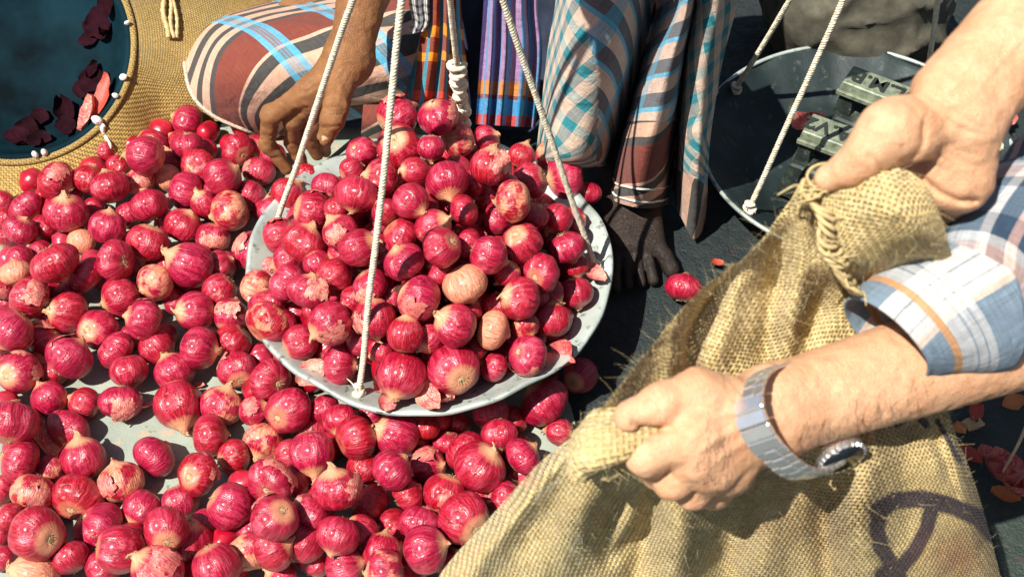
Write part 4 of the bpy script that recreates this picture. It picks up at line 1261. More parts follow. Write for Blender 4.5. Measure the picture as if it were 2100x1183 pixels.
for x_, y_, s_, i, lab in [(222, 196, 0.080, 0, 'long red onion skin inside the basin along its right rim'), (190, 232, 0.06, 1, 'red onion skin inside the basin above the frayed strip'), (180, 115, 0.030, 2, 'dull dark skin scrap inside the basin near its middle right'), (205, 35, 0.03, 3, 'dim dark skin inside the basin near its top'), (120, 215, 0.05, 4, 'dim purple skin low inside the basin')]:
    a_ = math.atan2(-(y_ - 98), x_ - 38); q_ = math.hypot(x_ - 38, y_ - 98) / 222
    p_ = BM + (bx * math.cos(a_) + by * math.sin(a_)) * (BR - 0.012) * q_ - bn * (0.080 * max(0.0, 1 - q_ ** 4) ** 0.5 - 0.008)
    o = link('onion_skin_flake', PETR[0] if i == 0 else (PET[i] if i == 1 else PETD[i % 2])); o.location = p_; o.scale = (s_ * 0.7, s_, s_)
    o.rotation_euler = (0.5, -0.5 if i < 2 else 0.0, (-0.45 if i < 2 else random.uniform(0, 6)))
    tag(o, lab, 'onion skin')
b = MB(); r = np.random.default_rng(88)
for k in range(17):
    a_ = r.uniform(-1.9, 0.75); q_ = r.uniform(0.45, 0.97) ** 0.7
    c_ = BM + (bx * math.cos(a_) + by * math.sin(a_)) * (BR - 0.014) * q_ - bn * (0.080 * max(0.0, 1 - q_ ** 4) ** 0.5 - 0.010)
    pv = np.array([v.co[:] for v in PET[k % 5].vertices]) * r.uniform(0.02, 0.045) * np.array((1, 1, 0.3))
    qm = np.array((Quaternion((0, 0, 1), r.uniform(0, 6.28)).to_matrix())); tl = np.array(Vector(bn - (bx * math.cos(a_) + by * math.sin(a_)) * q_ ** 6).to_track_quat('Z', 'Y').to_matrix())
    b.add((pv @ qm.T) @ tl.T + c_, grid_faces(7, 9))
tag(b.build('skin_litter', M['dim_skin']), 'dark onion skins with painted shade littering the inside of the basin', 'skins', None, 'stuff')
# grey crumpled sacking behind the dark pan
def gs(p):
    c = at_z(1760, 5, 0.10)
    d = sd_ell(p, c, (0.125, 0.10, 0.115))
    d = smin(d, sd_ell(p, at_z(1690, -60, 0.12), (0.10, 0.10, 0.13)), 0.05)
    d = smin(d, sd_ell(p, at_z(1820, 55, 0.05), (0.07, 0.06, 0.055)), 0.04)
    q = p.reshape(-1, 3)
    rg = 1 - np.abs(vnoise(q, 11, 41)); rg2 = 1 - np.abs(vnoise(q, 26, 42))
    return d - (0.022 * rg ** 3 + 0.008 * rg2 ** 2).reshape(p.shape[:-1])
c = at_z(1760, 0, 0.10)
v_, f_ = surface_net(gs, c - 0.30, c + 0.30, 0.008)
o = link('crumpled_sack', mesh('crumpled_sack', v_, f_), M['grey'])
tag(o, 'grey crumpled sacking bundle behind the dark pan at the top', 'sack')
# ------------------------------------------------------------------ the seller: squatting behind the pan
wr = at_z(716, 120, 0.29); el = at_d(800, -260, 1.64); sh = np.array((-0.17, 0.60, 0.74))
DW = depth_of(wr)
H = lambda px, py, dd: at_d(px, py, DW + dd)
F_IDX = [H(628, 190, 0.005), H(556, 236, 0.03), H(548, 296, 0.065), H(588, 346, 0.095)]
F_MID = [H(645, 205, 0.015), H(602, 246, 0.045), H(601, 293, 0.085), H(618, 334, 0.11)]
F_RNG = [H(668, 215, 0.03), H(640, 258, 0.06), H(638, 290, 0.09), H(650, 318, 0.11)]
F_PNK = [H(690, 210, 0.05), H(668, 262, 0.08), H(664, 290, 0.10), H(668, 312, 0.12)]
F_THM = [H(704, 170, -0.012), H(690, 215, -0.028), H(682, 244, -0.026), H(669, 281, -0.010)]
hx = (F_IDX[0] + F_MID[0]) / 2 - wr; hxl = np.linalg.norm(hx)
hv = axes(hx, np.array((0.7, 0.2, -0.6)))
def seller_arm(p):
    d = sd_cone(p, wr, wr + (el - wr) * 0.45, 0.0275, 0.036)
    d = smin(d, sd_cone(p, wr + (el - wr) * 0.45, el, 0.036, 0.040), 0.02)
    w2 = hv[:, 1] * 0.008
    d = smin(d, sd_cone(p, wr - w2, wr + w2, 0.026, 0.026), 0.015)
    d = smin(d, sd_cone(p, el, sh, 0.042, 0.050), 0.03)
    pal = smin(sd_cone(p, wr, F_IDX[0], 0.025, 0.0175), sd_cone(p, wr, F_MID[0], 0.025, 0.018), 0.012)
    pal = smin(pal, sd_cone(p, wr, F_RNG[0], 0.024, 0.016), 0.012)
    pal = smin(pal, sd_cone(p, wr, F_PNK[0], 0.022, 0.014), 0.012)
    d = smin(d, pal, 0.014)
    d = smin(d, sd_cone(p, wr + (F_THM[0] - wr) * 0.3, F_THM[1], 0.019, 0.0165), 0.014)
    fs = chain(p, F_THM[1:], [0.0155, 0.0148, 0.0120], 0.004)
    for c, rr_ in ((F_IDX, [0.0155, 0.0128, 0.0112, 0.0088]), (F_MID, [0.0155, 0.0130, 0.0115, 0.0090]), (F_RNG, [0.0145, 0.0122, 0.0108, 0.0085]), (F_PNK, [0.0125, 0.0105, 0.0095, 0.0078])):
        fs = np.minimum(fs, chain(p, c, rr_, 0.005))
    d = smin(d, fs, 0.007)
    for q, rr_ in ((F_IDX[1], 0.0140), (F_THM[2], 0.0155), (F_MID[1], 0.0138)):
        d = smin(d, np.linalg.norm(p - q, axis=-1) - rr_, 0.006)
    g = 0
    for ln in ([(668, 222), (704, 220)], [(666, 229), (705, 227)], [(668, 236), (702, 235)], [(664, 262), (698, 258)],
               [(536, 278), (562, 280)], [(536, 285), (560, 287)], [(545, 326), (572, 322)], [(580, 210), (590, 232)], [(638, 290), (662, 288)], [(590, 294), (612, 296)]):
        g = g + groove(p, ln, 0.0016, 2.6)
    for ln in ([(705, 140), (680, 165), (640, 190), (615, 200)], [(715, 150), (700, 180), (695, 205)], [(700, 130), (665, 160), (625, 185)]):
        g = g - groove(p, ln, 0.0012, 4)
    g = g + 0.0009 * vnoise(p.reshape(-1, 3), 140, 5).reshape(p.shape[:-1])
    return d + g
pts = np.array(F_IDX + F_MID + F_PNK + F_THM + [wr, el])
v1, f1 = surface_net(seller_arm, pts.min(0) - 0.06, pts.max(0) + 0.06, 0.0025)
# foot, its shade painted into the skin colour, big toe at the right
toes = [(1376, 552, 0.0125, 0.015), (1340, 574, 0.0082, 0.010), (1314, 580, 0.0078, 0.010), (1289, 585, 0.0076, 0.010), (1264, 592, 0.0072, 0.010)]
an = np.array((0.168, 0.315, 0.085)); kn = np.array((0.20, 0.39, 0.50)); hip = np.array((0.10, 0.74, 0.20))
def seller_leg(p):
    d = sd_cone(p, an, an + (kn - an) * 0.5, 0.037, 0.052)
    d = smin(d, sd_cone(p, an + (kn - an) * 0.5, kn, 0.052, 0.060), 0.03)
    d = smin(d, sd_cone(p, kn, hip, 0.060, 0.085), 0.03)
    d = smin(d, sd_ell(p, (0.168, 0.325, 0.035), (0.033, 0.045, 0.033)), 0.02)
    for px, py, rr_, z in toes:
        tip = at_z(px, py, z); k = at_z(1300 + (px - 1315) * 0.72, 500, 0.030)
        d = smin(d, sd_cone(p, an + np.array(((px - 1315) * 0.0002, -0.02, -0.02)), k, 0.028, 0.015), 0.02)
        d = smin(d, chain(p, [k, k * 0.4 + tip * 0.6 + np.array((0, 0, 0.006)), tip], [rr_ * 1.05, rr_ * 0.9, rr_], 0.003), 0.0035)
    return d
lo = np.minimum(np.minimum(at_z(1240, 610, 0), an), kn) - 0.09; lo[2] = -0.01
v2, f2 = surface_net(seller_leg, lo, np.array((0.32, 0.46, 0.58)), 0.0034)
def seller_trunk(p):
    d = sd_ell(p, (0.0, 0.86, 0.24), (0.19, 0.17, 0.16))
    d = smin(d, sd_cone(p, (0.0, 0.84, 0.30), (0.0, 0.66, 0.66), 0.14, 0.16), 0.08)
    d = smin(d, sd_cone(p, (-0.19, 0.62, 0.73), (0.19, 0.62, 0.73), 0.065, 0.065), 0.06)
    d = smin(d, sd_cone(p, (0.0, 0.62, 0.75), (0.0, 0.56, 0.90), 0.055, 0.052), 0.03)
    d = smin(d, sd_ell(p, (0.0, 0.54, 0.98), (0.075, 0.095, 0.115)), 0.02)
    d = smin(d, sd_cone(p, (-0.10, 0.80, 0.16), (-0.37, 0.45, 0.095), 0.09, 0.045), 0.05)
    d = smin(d, sd_cone(p, (0.10, 0.80, 0.18), hip, 0.10, 0.085), 0.05)
    d = smin(d, sd_cone(p, (0.19, 0.62, 0.73), (0.30, 0.46, 0.50), 0.050, 0.042), 0.04)
    return d
v3, f3 = surface_net(seller_trunk, (-0.48, 0.28, 0.03), (0.42, 1.08, 1.12), 0.018)
b = MB()
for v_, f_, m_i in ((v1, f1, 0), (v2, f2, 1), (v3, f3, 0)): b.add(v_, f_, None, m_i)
seller = empty('person', (0.0, 0.80, 0.0)); SL = -np.array((0.0, 0.80, 0.0))
tag(seller, 'squatting seller in a checked lungi with one brown hand reaching to the pan rim', 'person')
def part(mb, name, mat, par=None, off=SL):
    o = mb.build(name, mat, seller if par is None else par)
    o.location = off if par is None else (0, 0, 0)
    return o
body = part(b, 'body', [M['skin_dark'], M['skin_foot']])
# thumb nail and finger nail
def nail(mb, tip, prev, out, w, l, r0):
    ax_ = tip - prev; ax_ /= np.linalg.norm(ax_)
    out = np.asarray(out, float); out = out - ax_ * (out @ ax_); out /= np.linalg.norm(out)
    sd = np.cross(ax_, out); vs = []
    for i in range(7):
        for j in range(7):
            u = (j / 6 * 2 - 1); v = i / 6
            ww = w * (0.80 + 0.2 * math.sin(math.pi * min(1, v + 0.25))) * (1 - 0.25 * max(0, v - 0.8) * 5 * abs(u))
            vs.append(tip + ax_ * (l * (v - 0.62)) + sd * (ww * u) + out * (r0 * math.sqrt(max(0.05, 1 - (u * 0.8) ** 2)) - 0.0011 * (v - 0.3) ** 2 * 6))
    mb.add(vs, grid_faces(7, 7))
b = MB(); nail(b, F_THM[3], F_THM[2], CAM - F_THM[3] + np.array((0, 0, 0.3)), 0.0085, 0.016, 0.0122)
nail(b, F_IDX[3], F_IDX[2], (-0.8, -0.4, 0.3), 0.006, 0.011, 0.0088); part(b, 'thumbnail', M['nail'], body)
# lungi over the left knee
def zrow(pts, zs): return [at_z(x, y, z) for (x, y), z in zip(pts, zs)]
rows = [
 zrow([(398, 70), (440, 36), (520, 12), (610, -4), (720, -20), (870, -40)], [0.05, 0.08, 0.10, 0.12, 0.14, 0.16]),
 zrow([(380, 105), (440, 58), (525, 38), (620, 28), (735, 20), (870, 10)], [0.09, 0.145, 0.175, 0.195, 0.21, 0.22]),
 zrow([(378, 140), (452, 100), (545, 78), (640, 68), (745, 60), (870, 52)], [0.095, 0.165, 0.200, 0.215, 0.225, 0.23]),
 zrow([(388, 180), (470, 148), (565, 125), (655, 115), (752, 108), (870, 100)], [0.09, 0.160, 0.195, 0.205, 0.215, 0.22]),
 zrow([(412, 215), (490, 192), (585, 172), (668, 160), (760, 152), (870, 145)], [0.075, 0.135, 0.165, 0.175, 0.185, 0.19]),
 zrow([(452, 246), (515, 232), (600, 214), (680, 203), (768, 195), (870, 188)], [0.055, 0.095, 0.120, 0.130, 0.14, 0.145]),
 zrow([(500, 268), (548, 262), (615, 248), (690, 238), (775, 230), (870, 225)], [0.035, 0.050, 0.065, 0.075, 0.08, 0.09]),
 zrow([(530, 280), (565, 279), (625, 268), (700, 258), (780, 250), (870, 245)], [0.012, 0.014, 0.018, 0.02, 0.02, 0.02])]
G = cr2(rows, 90, 80)
uv = grid_uv(G)
N_ = grid_normals(G)
sgn = np.sign((N_ * (CAM - G)).sum(-1).mean())
vv = uv[..., 1]; uu = uv[..., 0]
fold = 0.0035 * np.sin((vv * 1.0 - uu * 0.22) * 95 + 1.5 * vnoise(np.stack([uu * 6, vv * 2, uu * 0], -1).reshape(-1, 3), 1, 3).reshape(uu.shape)) * np.clip((uu + 0.02) * 6, 0, 1)
fold += 0.004 * vnoise(np.stack([uu * 4, vv * 16, uu * 0], -1).reshape(-1, 3), 1, 8).reshape(uu.shape)
G = G + N_ * (sgn * fold)[..., None]
uvp = np.stack([uu * 0.98 - vv * 0.42 + 0.367, vv * 0.95 + uu * 0.40 + 0.058], -1)
b = MB(); b.add(G.reshape(-1, 3), grid_faces(90, 80), uvp.reshape(-1, 2))
# gathered hem along the rounded end
hem = [G[i, 0] for i in range(4, 80, 3)]
b2 = MB(); b2.tube([toward(p, 0.002) for p in hem], 0.0032, 6)
# lungi hanging in pleats from the other knee
def prow(py, xs, ys, dy=None): return [at_y(x, py + (dy[i] if dy else 0), y) for i, (x, y) in enumerate(zip(xs, ys))]
yv = [0.24, 0.145, 0.125, 0.18, 0.295, 0.18, 0.105, 0.15, 0.285, 0.165, 0.125, 0.165]
rows = [
 prow(-150, [1155, 1190, 1260, 1315, 1350, 1385, 1410, 1428, 1420, 1432, 1480, 1545], [y - 0.02 for y in yv]),
 prow(0, [1140, 1175, 1250, 1305, 1345, 1385, 1408, 1424, 1420, 1428, 1470, 1515], yv),
 prow(110, [1122, 1160, 1240, 1290, 1320, 1342, 1378, 1402, 1405, 1412, 1450, 1486], yv),
 prow(220, [1110, 1140, 1215, 1262, 1290, 1302, 1345, 1384, 1392, 1402, 1436, 1466], yv),
 prow(310, [1100, 1128, 1190, 1235, 1262, 1275, 1320, 1364, 1384, 1398, 1432, 1455], [y - 0.01 for y in yv], [0, 12, 18, 14, 0, 0, 0, 0, 0, 0, 0, 0]),
 prow(400, [1100, 1128, 1188, 1228, 1250, 1256, 1302, 1350, 1378, 1396, 1424, 1448], [0.25, 0.18, 0.16, 0.18, 0.22, 0.155, 0.105, 0.14, 0.20, 0.145, 0.115, 0.17], [-78, -60, -54, -58, -55, 6, 24, 26, 20, 45, 92, 60])]
GP = cr2(rows, 133, 90)
uv = grid_uv(GP)
GP += 0.0022 * vnoise(np.stack([uv[..., 0] * 30, uv[..., 1] * 7, uv[..., 0] * 0], -1).reshape(-1, 3), 1, 13).reshape(uv.shape[:2])[..., None] * np.array((0, -1, 0.3))
cols = np.arange(133) / 12.0
uvq = np.empty_like(uv)
ca, sa = math.cos(0.72), math.sin(0.72)
u0, v0 = uv[..., 0], uv[..., 1]
isA = cols < 4.0; isB = (cols >= 4.0) & (cols < 8.0); isC = cols >= 8.0
uvq[..., 0] = np.where(isB[None], u0 + 0.04, np.where(isA[None], ca * u0 + sa * v0, math.cos(0.5) * u0 - math.sin(0.5) * v0))
uvq[..., 1] = np.where(isB[None], v0 + 0.102 + 0.25 * u0, np.where(isA[None], -sa * u0 + ca * v0, math.sin(0.5) * u0 + math.cos(0.5) * v0))
fs = grid_faces(133, 90)
mi = []
for k, f in enumerate(fs):
    i, j = divmod(k, 132)
    vrow = i / 89.0
    if isB[j]: mi.append(2 if vrow < 0.66 else 0)
    elif isA[j]: mi.append(1 if j < 8 + 30 * vrow else 2)
    else: mi.append(1 if vrow < 0.86 else 0)
o_ = len(b.v); b.v.extend(map(tuple, GP.reshape(-1, 3))); b.f.extend(tuple(x + o_ for x in f) for f in fs); b.uv.extend(map(tuple, uvq.reshape(-1, 2))); b.m.extend(mi)
lg = part(b, 'lungi', [M['lungi'], M['lungi_end'], M['lungi_bar']])
part(b2, 'hem', m_plain('hem_cord', (0.55, 0.42, 0.32), 0.9, 0, 300, 0.6, 0.3), lg)
# white hem band round the middle pleat
b = MB()
for rw_ in (83, 87):
    b.tube([toward(GP[rw_, j], 0.0012) for j in range(57, 93)], 0.0017, 6)
part(b, 'hem', M['white'], lg)
# lungi in the lap, its shade painted as a navy colour
rows = [prow(-60, [690, 800, 930, 1050, 1180], [0.50, 0.48, 0.50, 0.50, 0.42]), prow(80, [690, 800, 930, 1050, 1170], [0.44, 0.42, 0.46, 0.46, 0.40]),
        prow(180, [690, 790, 930, 1050, 1160], [0.38, 0.36, 0.42, 0.42, 0.36]), prow(265, [690, 790, 930, 1050, 1150], [0.33, 0.32, 0.34, 0.34, 0.32])]
G = cr2(rows, 60, 50)
G += 0.016 * vnoise(G.reshape(-1, 3) * np.array((1, 1, 0.3)), 26, 31).reshape(G.shape[:2])[..., None] * np.array((0, -1, 0.4))
b = MB(); b.add(G.reshape(-1, 3), grid_faces(60, 50), grid_uv(G).reshape(-1, 2)); part(b, 'lungi_lap', M['navy'])
b = MB(); G = cr2([prow(215, [745, 790, 830], [0.27, 0.25, 0.27]), prow(250, [742, 790, 835], [0.26, 0.24, 0.26]), prow(285, [740, 790, 840], [0.27, 0.26, 0.27])], 24, 16)
b.add(G.reshape(-1, 3), grid_faces(24, 16), (grid_uv(G) @ np.array([[0.8, 0.6], [-0.6, 0.8]]) + 0.06).reshape(-1, 2)); part(b, 'lungi_corner', M['lungi'])
# gamcha ends hanging in front of the lap
def pleated(left, right, y0, nple, amp, seed, uvs=1.0, uvflip=False, voff=0.0):
    n_, k_ = 96, 50
    L = cr(np.array(left, float), k_); R_ = cr(np.array(right, float), k_)
    s = np.linspace(0, 1, n_)
    G = np.empty((k_, n_, 3))
    for i in range(k_):
        wv = np.sin(s * nple * 2 * math.pi + 0.8 * np.sin(s * 5 + seed + i * 0.03)) * amp * (0.8 + 0.4 * np.sin(s * 11 + seed))
        cv = -0.02 * np.sin(math.pi * s)
        for j in range(n_):
            x = L[i, 0] * (1 - s[j]) + R_[i, 0] * s[j]; y = L[i, 1] * (1 - s[j]) + R_[i, 1] * s[j]
            G[i, j] = at_y(x, y, y0 + cv[j] + wv[j])
    uv = grid_uv(G)
    v = uv[-1:, :, 1] - uv[..., 1] if uvflip else uv[..., 1]
    return G, np.stack([uv[..., 0], v + voff], -1)
b = MB(); G, uv = pleated([(865, -120), (872, 0), (858, 90), (822, 225)], [(950, -120), (945, 0), (955, 110), (968, 235)], 0.262, 3, 0.010, 2, uvflip=True, voff=0.03)
b.add(G.reshape(-1, 3), grid_faces(G.shape[1], G.shape[0]), uv.reshape(-1, 2)); part(b, 'scarf', M['gamcha'])
b = MB(); G, uv = pleated([(1000, -120), (992, 0), (985, 110), (975, 255)], [(1120, -120), (1105, 0), (1112, 110), (1098, 262)], 0.262, 4, 0.011, 5, uvflip=True)
b.add(G.reshape(-1, 3), grid_faces(G.shape[1], G.shape[0]), uv.reshape(-1, 2)); part(b, 'scarf', M['gamcha_blue'])
b = MB(); G, uv = pleated([(835, -120), (838, 0), (845, 45), (835, 72)], [(905, -120), (900, 0), (898, 40), (890, 60)], 0.27, 3, 0.009, 1)
b.add(G.reshape(-1, 3), grid_faces(G.shape[1], G.shape[0]), uv.reshape(-1, 2)); part(b, 'shirt_tail', M['check_bw'])
# ------------------------------------------------------------------ the buyer: two arms reaching in from the right, holding the sack
# right hand, palm towards us, thumb over the hem
rw = at_d(1960, 215, 0.885); rel = at_d(2360, -215, 0.93); rsh = np.array((0.74, -0.30, 1.18))
thA = at_d(1905, 255, 0.872); thB = at_d(1822, 268, 0.862); thC = at_d(1775, 318, 0.868); thD = at_d(1697, 366, 0.885)
plm = at_d(1960, 330, 0.893)
FR = [[at_d(1905, 350, 0.905), at_d(1880, 400, 0.945), at_d(1845, 415, 0.958), at_d(1810, 412, 0.958)],
      [at_d(1940, 375, 0.905), at_d(1915, 430, 0.945), at_d(1880, 452, 0.960), at_d(1845, 452, 0.962)],
      [at_d(1962, 380, 0.908), at_d(1945, 432, 0.945), at_d(1915, 462, 0.965), at_d(1880, 470, 0.97)],
      [at_d(1982, 376, 0.910), at_d(1968, 425, 0.943), at_d(1946, 456, 0.962), at_d(1915, 472, 0.97)]]
ru = rw - rel; ru /= np.linalg.norm(ru)
rperp = np.cross(ru, FW); rperp /= np.linalg.norm(rperp)
def right_arm(p):
    o1 = rperp * 0.012
    d = smin(sd_cone(p, rw + o1, rel + o1 * 0.6, 0.0235, 0.037), sd_cone(p, rw - o1, rel - o1 * 0.6, 0.0235, 0.037), 0.02)
    d = smin(d, sd_cone(p, rel, rsh, 0.044, 0.052), 0.03)
    # palm: wrist to the four knuckles
    pal = None
    for f, rr_ in zip(FR, (0.0175, 0.018, 0.0175, 0.0165)):
        e = sd_cone(p, rw + (f[0] - rw) * 0.15, f[0], 0.021, rr_)
        pal = e if pal is None else smin(pal, e, 0.012)
    pal = smin(pal, sd_cone(p, at_d(1992, 275, 0.893), at_d(1986, 362, 0.900), 0.019, 0.0155), 0.014)
    d = smin(d, pal, 0.014)
    # ball of the thumb
    Rb = axes(thB - thA, UP)
    d = smin(d, sd_ell(p, at_d(1853, 268, 0.872), (0.034, 0.0255, 0.023), Rb), 0.009)
    d = smin(d, sd_cone(p, thB, thC, 0.0195, 0.0150), 0.010)
    fs = chain(p, [thC, at_d(1742, 345, 0.876), thD], [0.0145, 0.0128, 0.0098], 0.005)
    for f in FR:
        fs = np.minimum(fs, chain(p, f, [0.0150, 0.0120, 0.0108, 0.0085], 0.005))
    d = smin(d, fs, 0.008)
    g = groove(p, [(1880, 200), (1915, 225), (1960, 262), (2010, 276)], 0.0016, 5) + groove(p, [(1905, 190), (1960, 235), (2015, 265)], 0.0009, 5)
    g = g + groove(p, [(1895, 262), (1897, 290), (1882, 318), (1850, 330)], 0.0022, 6) + groove(p, [(1905, 225), (1895, 250), (1890, 290)], 0.0012, 4)
    g = g + groove(p, [(1778, 318), (1796, 334), (1806, 348)], 0.0020, 6) + groove(p, [(1786, 306), (1782, 325)], 0.0012, 3)
    g = g + groove(p, [(1890, 366), (1930, 398), (1965, 412), (2000, 412)], 0.0042, 7)
    g = g + groove(p, [(1860, 335), (1900, 332), (1940, 350)], 0.0012, 5) + groove(p, [(1970, 310), (2010, 318)], 0.0008, 4) + groove(p, [(1975, 335), (2010, 340)], 0.0006, 4)
    for ln in ([(1850, 232), (1845, 262), (1855, 300)], [(1828, 240), (1822, 270)], [(1915, 300), (1935, 330), (1925, 365)], [(1940, 285), (1965, 330)], [(1730, 345), (1742, 360)], [(1738, 338), (1750, 354)]):
        g = g + groove(p, ln, 0.0009, 3)
    for ln in ([(2000, 190), (2050, 130), (2110, 60)], [(1950, 190), (2000, 110), (2040, 40)]):
        g = g - groove(p, ln, 0.0008, 5)
    g = g + 0.0008 * vnoise(p.reshape(-1, 3), 130, 6).reshape(p.shape[:-1])
    return d + g
pts = np.array([rw, rel, thD, thB] + [q for f in FR for q in f])
lo, hi = pts.min(0) - 0.055, pts.max(0) + 0.055
hi[0] = min(hi[0], 0.50)
va, fa = surface_net(right_arm, lo, hi, 0.0023)
# left hand: a pinching fist, thumb along the top, watch on the wrist
lw = at_d(1585, 842, 0.930); le = at_d(2185, 655, 1.00); lsh = np.array((0.76, -0.62, 1.16))
TH = [at_d(1500, 812, 0.912), at_d(1430, 808, 0.893), at_d(1355, 828, 0.882), at_d(1290, 853, 0.880)]
IX = [at_d(1420, 888, 0.886), at_d(1326, 936, 0.884), at_d(1352, 968, 0.925), at_d(1330, 930, 0.940)]
MD = [at_d(1432, 928, 0.892), at_d(1380, 985, 0.905), at_d(1382, 985, 0.942), at_d(1352, 945, 0.952)]
RG = [at_d(1462, 952, 0.902), at_d(1420, 1005, 0.925), at_d(1412, 992, 0.958), at_d(1382, 955, 0.962)]
PK = [at_d(1492, 962, 0.918), at_d(1462, 1005, 0.945), at_d(1448, 990, 0.970), at_d(1420, 960, 0.972)]
lu = lw - le; lu /= np.linalg.norm(lu)
lperp = np.cross(lu, FW); lperp /= np.linalg.norm(lperp)
def left_arm(p):
    o1 = lperp * 0.010
    d = smin(sd_cone(p, lw + o1, le + o1 * 0.5, 0.0235, 0.040), sd_cone(p, lw - o1, le - o1 * 0.5, 0.0235, 0.040), 0.02)
    d = smin(d, sd_cone(p, le, lsh, 0.044, 0.052), 0.03)
    pal = sd_cone(p, lw + lperp * 0.006, TH[1], 0.024, 0.0185)
    for f, rr_ in zip((IX, MD, RG, PK), (0.0185, 0.0185, 0.0175, 0.0155)):
        pal = smin(pal, sd_cone(p, lw, f[0], 0.024, rr_), 0.014)
    pal = smin(pal, sd_ell(p, at_d(1465, 865, 0.905), (0.040, 0.026, 0.022), axes(lu, lperp)), 0.012)
    d = smin(d, pal, 0.016)
    fs = chain(p, TH[1:], [0.0170, 0.0145, 0.0112], 0.006)
    for f in (IX, MD, RG, PK):
        fs = np.minimum(fs, chain(p, f, [0.0170, 0.0138, 0.0122, 0.0095], 0.006))
    d = smin(d, fs, 0.008)
    for f in (IX, MD, RG, PK):
        d = smin(d, np.linalg.norm(p - f[0], axis=-1) - 0.0185, 0.008)
    g = groove(p, [(1300, 868), (1345, 882), (1378, 880)], 0.003, 7) + groove(p, [(1345, 822), (1356, 842)], 0.0009, 3) + groove(p, [(1335, 920), (1352, 950)], 0.0008, 3)
    for ln in ([(1540, 840), (1480, 850), (1420, 880)], [(1540, 870), (1490, 890), (1435, 925)], [(1545, 890), (1500, 925), (1465, 950)]):
        g = g - groove(p, ln, 0.0011, 7)
    for ln in ([(1660, 790), (1720, 770), (1790, 765)], [(1720, 770), (1740, 800), (1800, 810)], [(1480, 830), (1450, 850), (1445, 880), (1420, 900)]):
        g = g - groove(p, ln, 0.0009, 3.5)
    for ln in ([(1318, 915), (1330, 935), (1322, 958)], [(1360, 812), (1352, 830), (1358, 848)], [(1372, 968), (1388, 985), (1380, 1005)]):
        g = g + groove(p, ln, 0.0010, 2.5)
    g = g + 0.0007 * vnoise(p.reshape(-1, 3), 150, 5).reshape(p.shape[:-1])
    return d + g
pts = np.array([lw, le] + TH + IX + MD + RG + PK)
lo, hi = pts.min(0) - 0.06, pts.max(0) + 0.06
hi[0] = min(hi[0], 0.46)
vb, fb = surface_net(left_arm, lo, hi, 0.0023)
def trunk(p):
    d = sd_ell(p, (0.98, -0.42, 0.98), (0.13, 0.19, 0.30))
    d = smin(d, sd_cone(p, (0.95, -0.62, 1.18), (0.95, -0.26, 1.18), 0.07, 0.07), 0.08)
    d = smin(d, sd_cone(p, lsh, (0.92, -0.60, 1.17), 0.056, 0.07), 0.05)
    d = smin(d, sd_cone(p, rsh, (0.92, -0.28, 1.17), 0.056, 0.07), 0.05)
    d = smin(d, sd_cone(p, (1.0, -0.52, 0.75), (0.98, -0.54, 0.02), 0.10, 0.05), 0.05)
    d = smin(d, sd_cone(p, (1.0, -0.32, 0.75), (0.98, -0.30, 0.02), 0.10, 0.05), 0.05)
    d = smin(d, sd_cone(p, le, lsh, 0.044, 0.052), 0.03)
    d = smin(d, sd_cone(p, rel, rsh, 0.044, 0.052), 0.03)
    return d
vc, fc = surface_net(trunk, (0.47, -0.85, -0.02), (1.25, -0.05, 1.40), 0.020)
b = MB()
for v_, f_ in ((va, fa), (vb, fb), (vc, fc)): b.add(v_, f_)
buyer = empty('person', (0.98, -0.42, 0.0)); BO = -np.array((0.98, -0.42, 0.0))
tag(buyer, 'light skinned buyer in a rolled checked shirt holding open the jute sack with both hands', 'person')
bb = b.build('body', M['skin_light'], buyer); bb.location = BO
# short dark hairs on the left hand and forearm
b = MB(); r = np.random.default_rng(9)
V = vb; X_, Y_ = pix(V)
edge = lambda x: np.interp(x, [1420, 1500, 1580, 1700, 1850], [885, 872, 900, 860, 795])
cand = np.where((X_ > 1425) & (X_ < 1900) & (Y_ > edge(X_) + r.normal(size=len(X_)) * 22))[0]
cd = CAM - V[cand]
cand = cand[r.permutation(len(cand))[:620]]
cen = np.array([lw + (le - lw) * np.clip(np.dot(v - lw, le - lw) / np.dot(le - lw, le - lw), -0.35, 1) for v in V[cand]])
for k_, i in enumerate(cand):
    if 1500 < X_[i] < 1640: continue
    nrm = V[i] - cen[k_]; nrm /= np.linalg.norm(nrm) + 1e-9
    if nrm @ (CAM - V[i]) < 0.1: continue
    dr = lu * 0.5 + UP * -0.7 + nrm * 0.3 + r.normal(size=3) * 0.32
    L = r.uniform(0.004, 0.013)
    sd_ = np.cross(dr, FW); sd_ /= np.linalg.norm(sd_)
    w_ = 0.00013
    a0 = V[i]; a1 = a0 + dr * L * 0.5 + nrm * 0.001; a2 = a0 + dr * L - UP * 0.001
    b.add([a0 - sd_ * w_, a0 + sd_ * w_, a1 - sd_ * w_, a1 + sd_ * w_, a2], [(0, 1, 3, 2), (2, 3, 4)])
o = b.build('arm_hair', M['hair'], bb); o['kind'] = 'stuff'
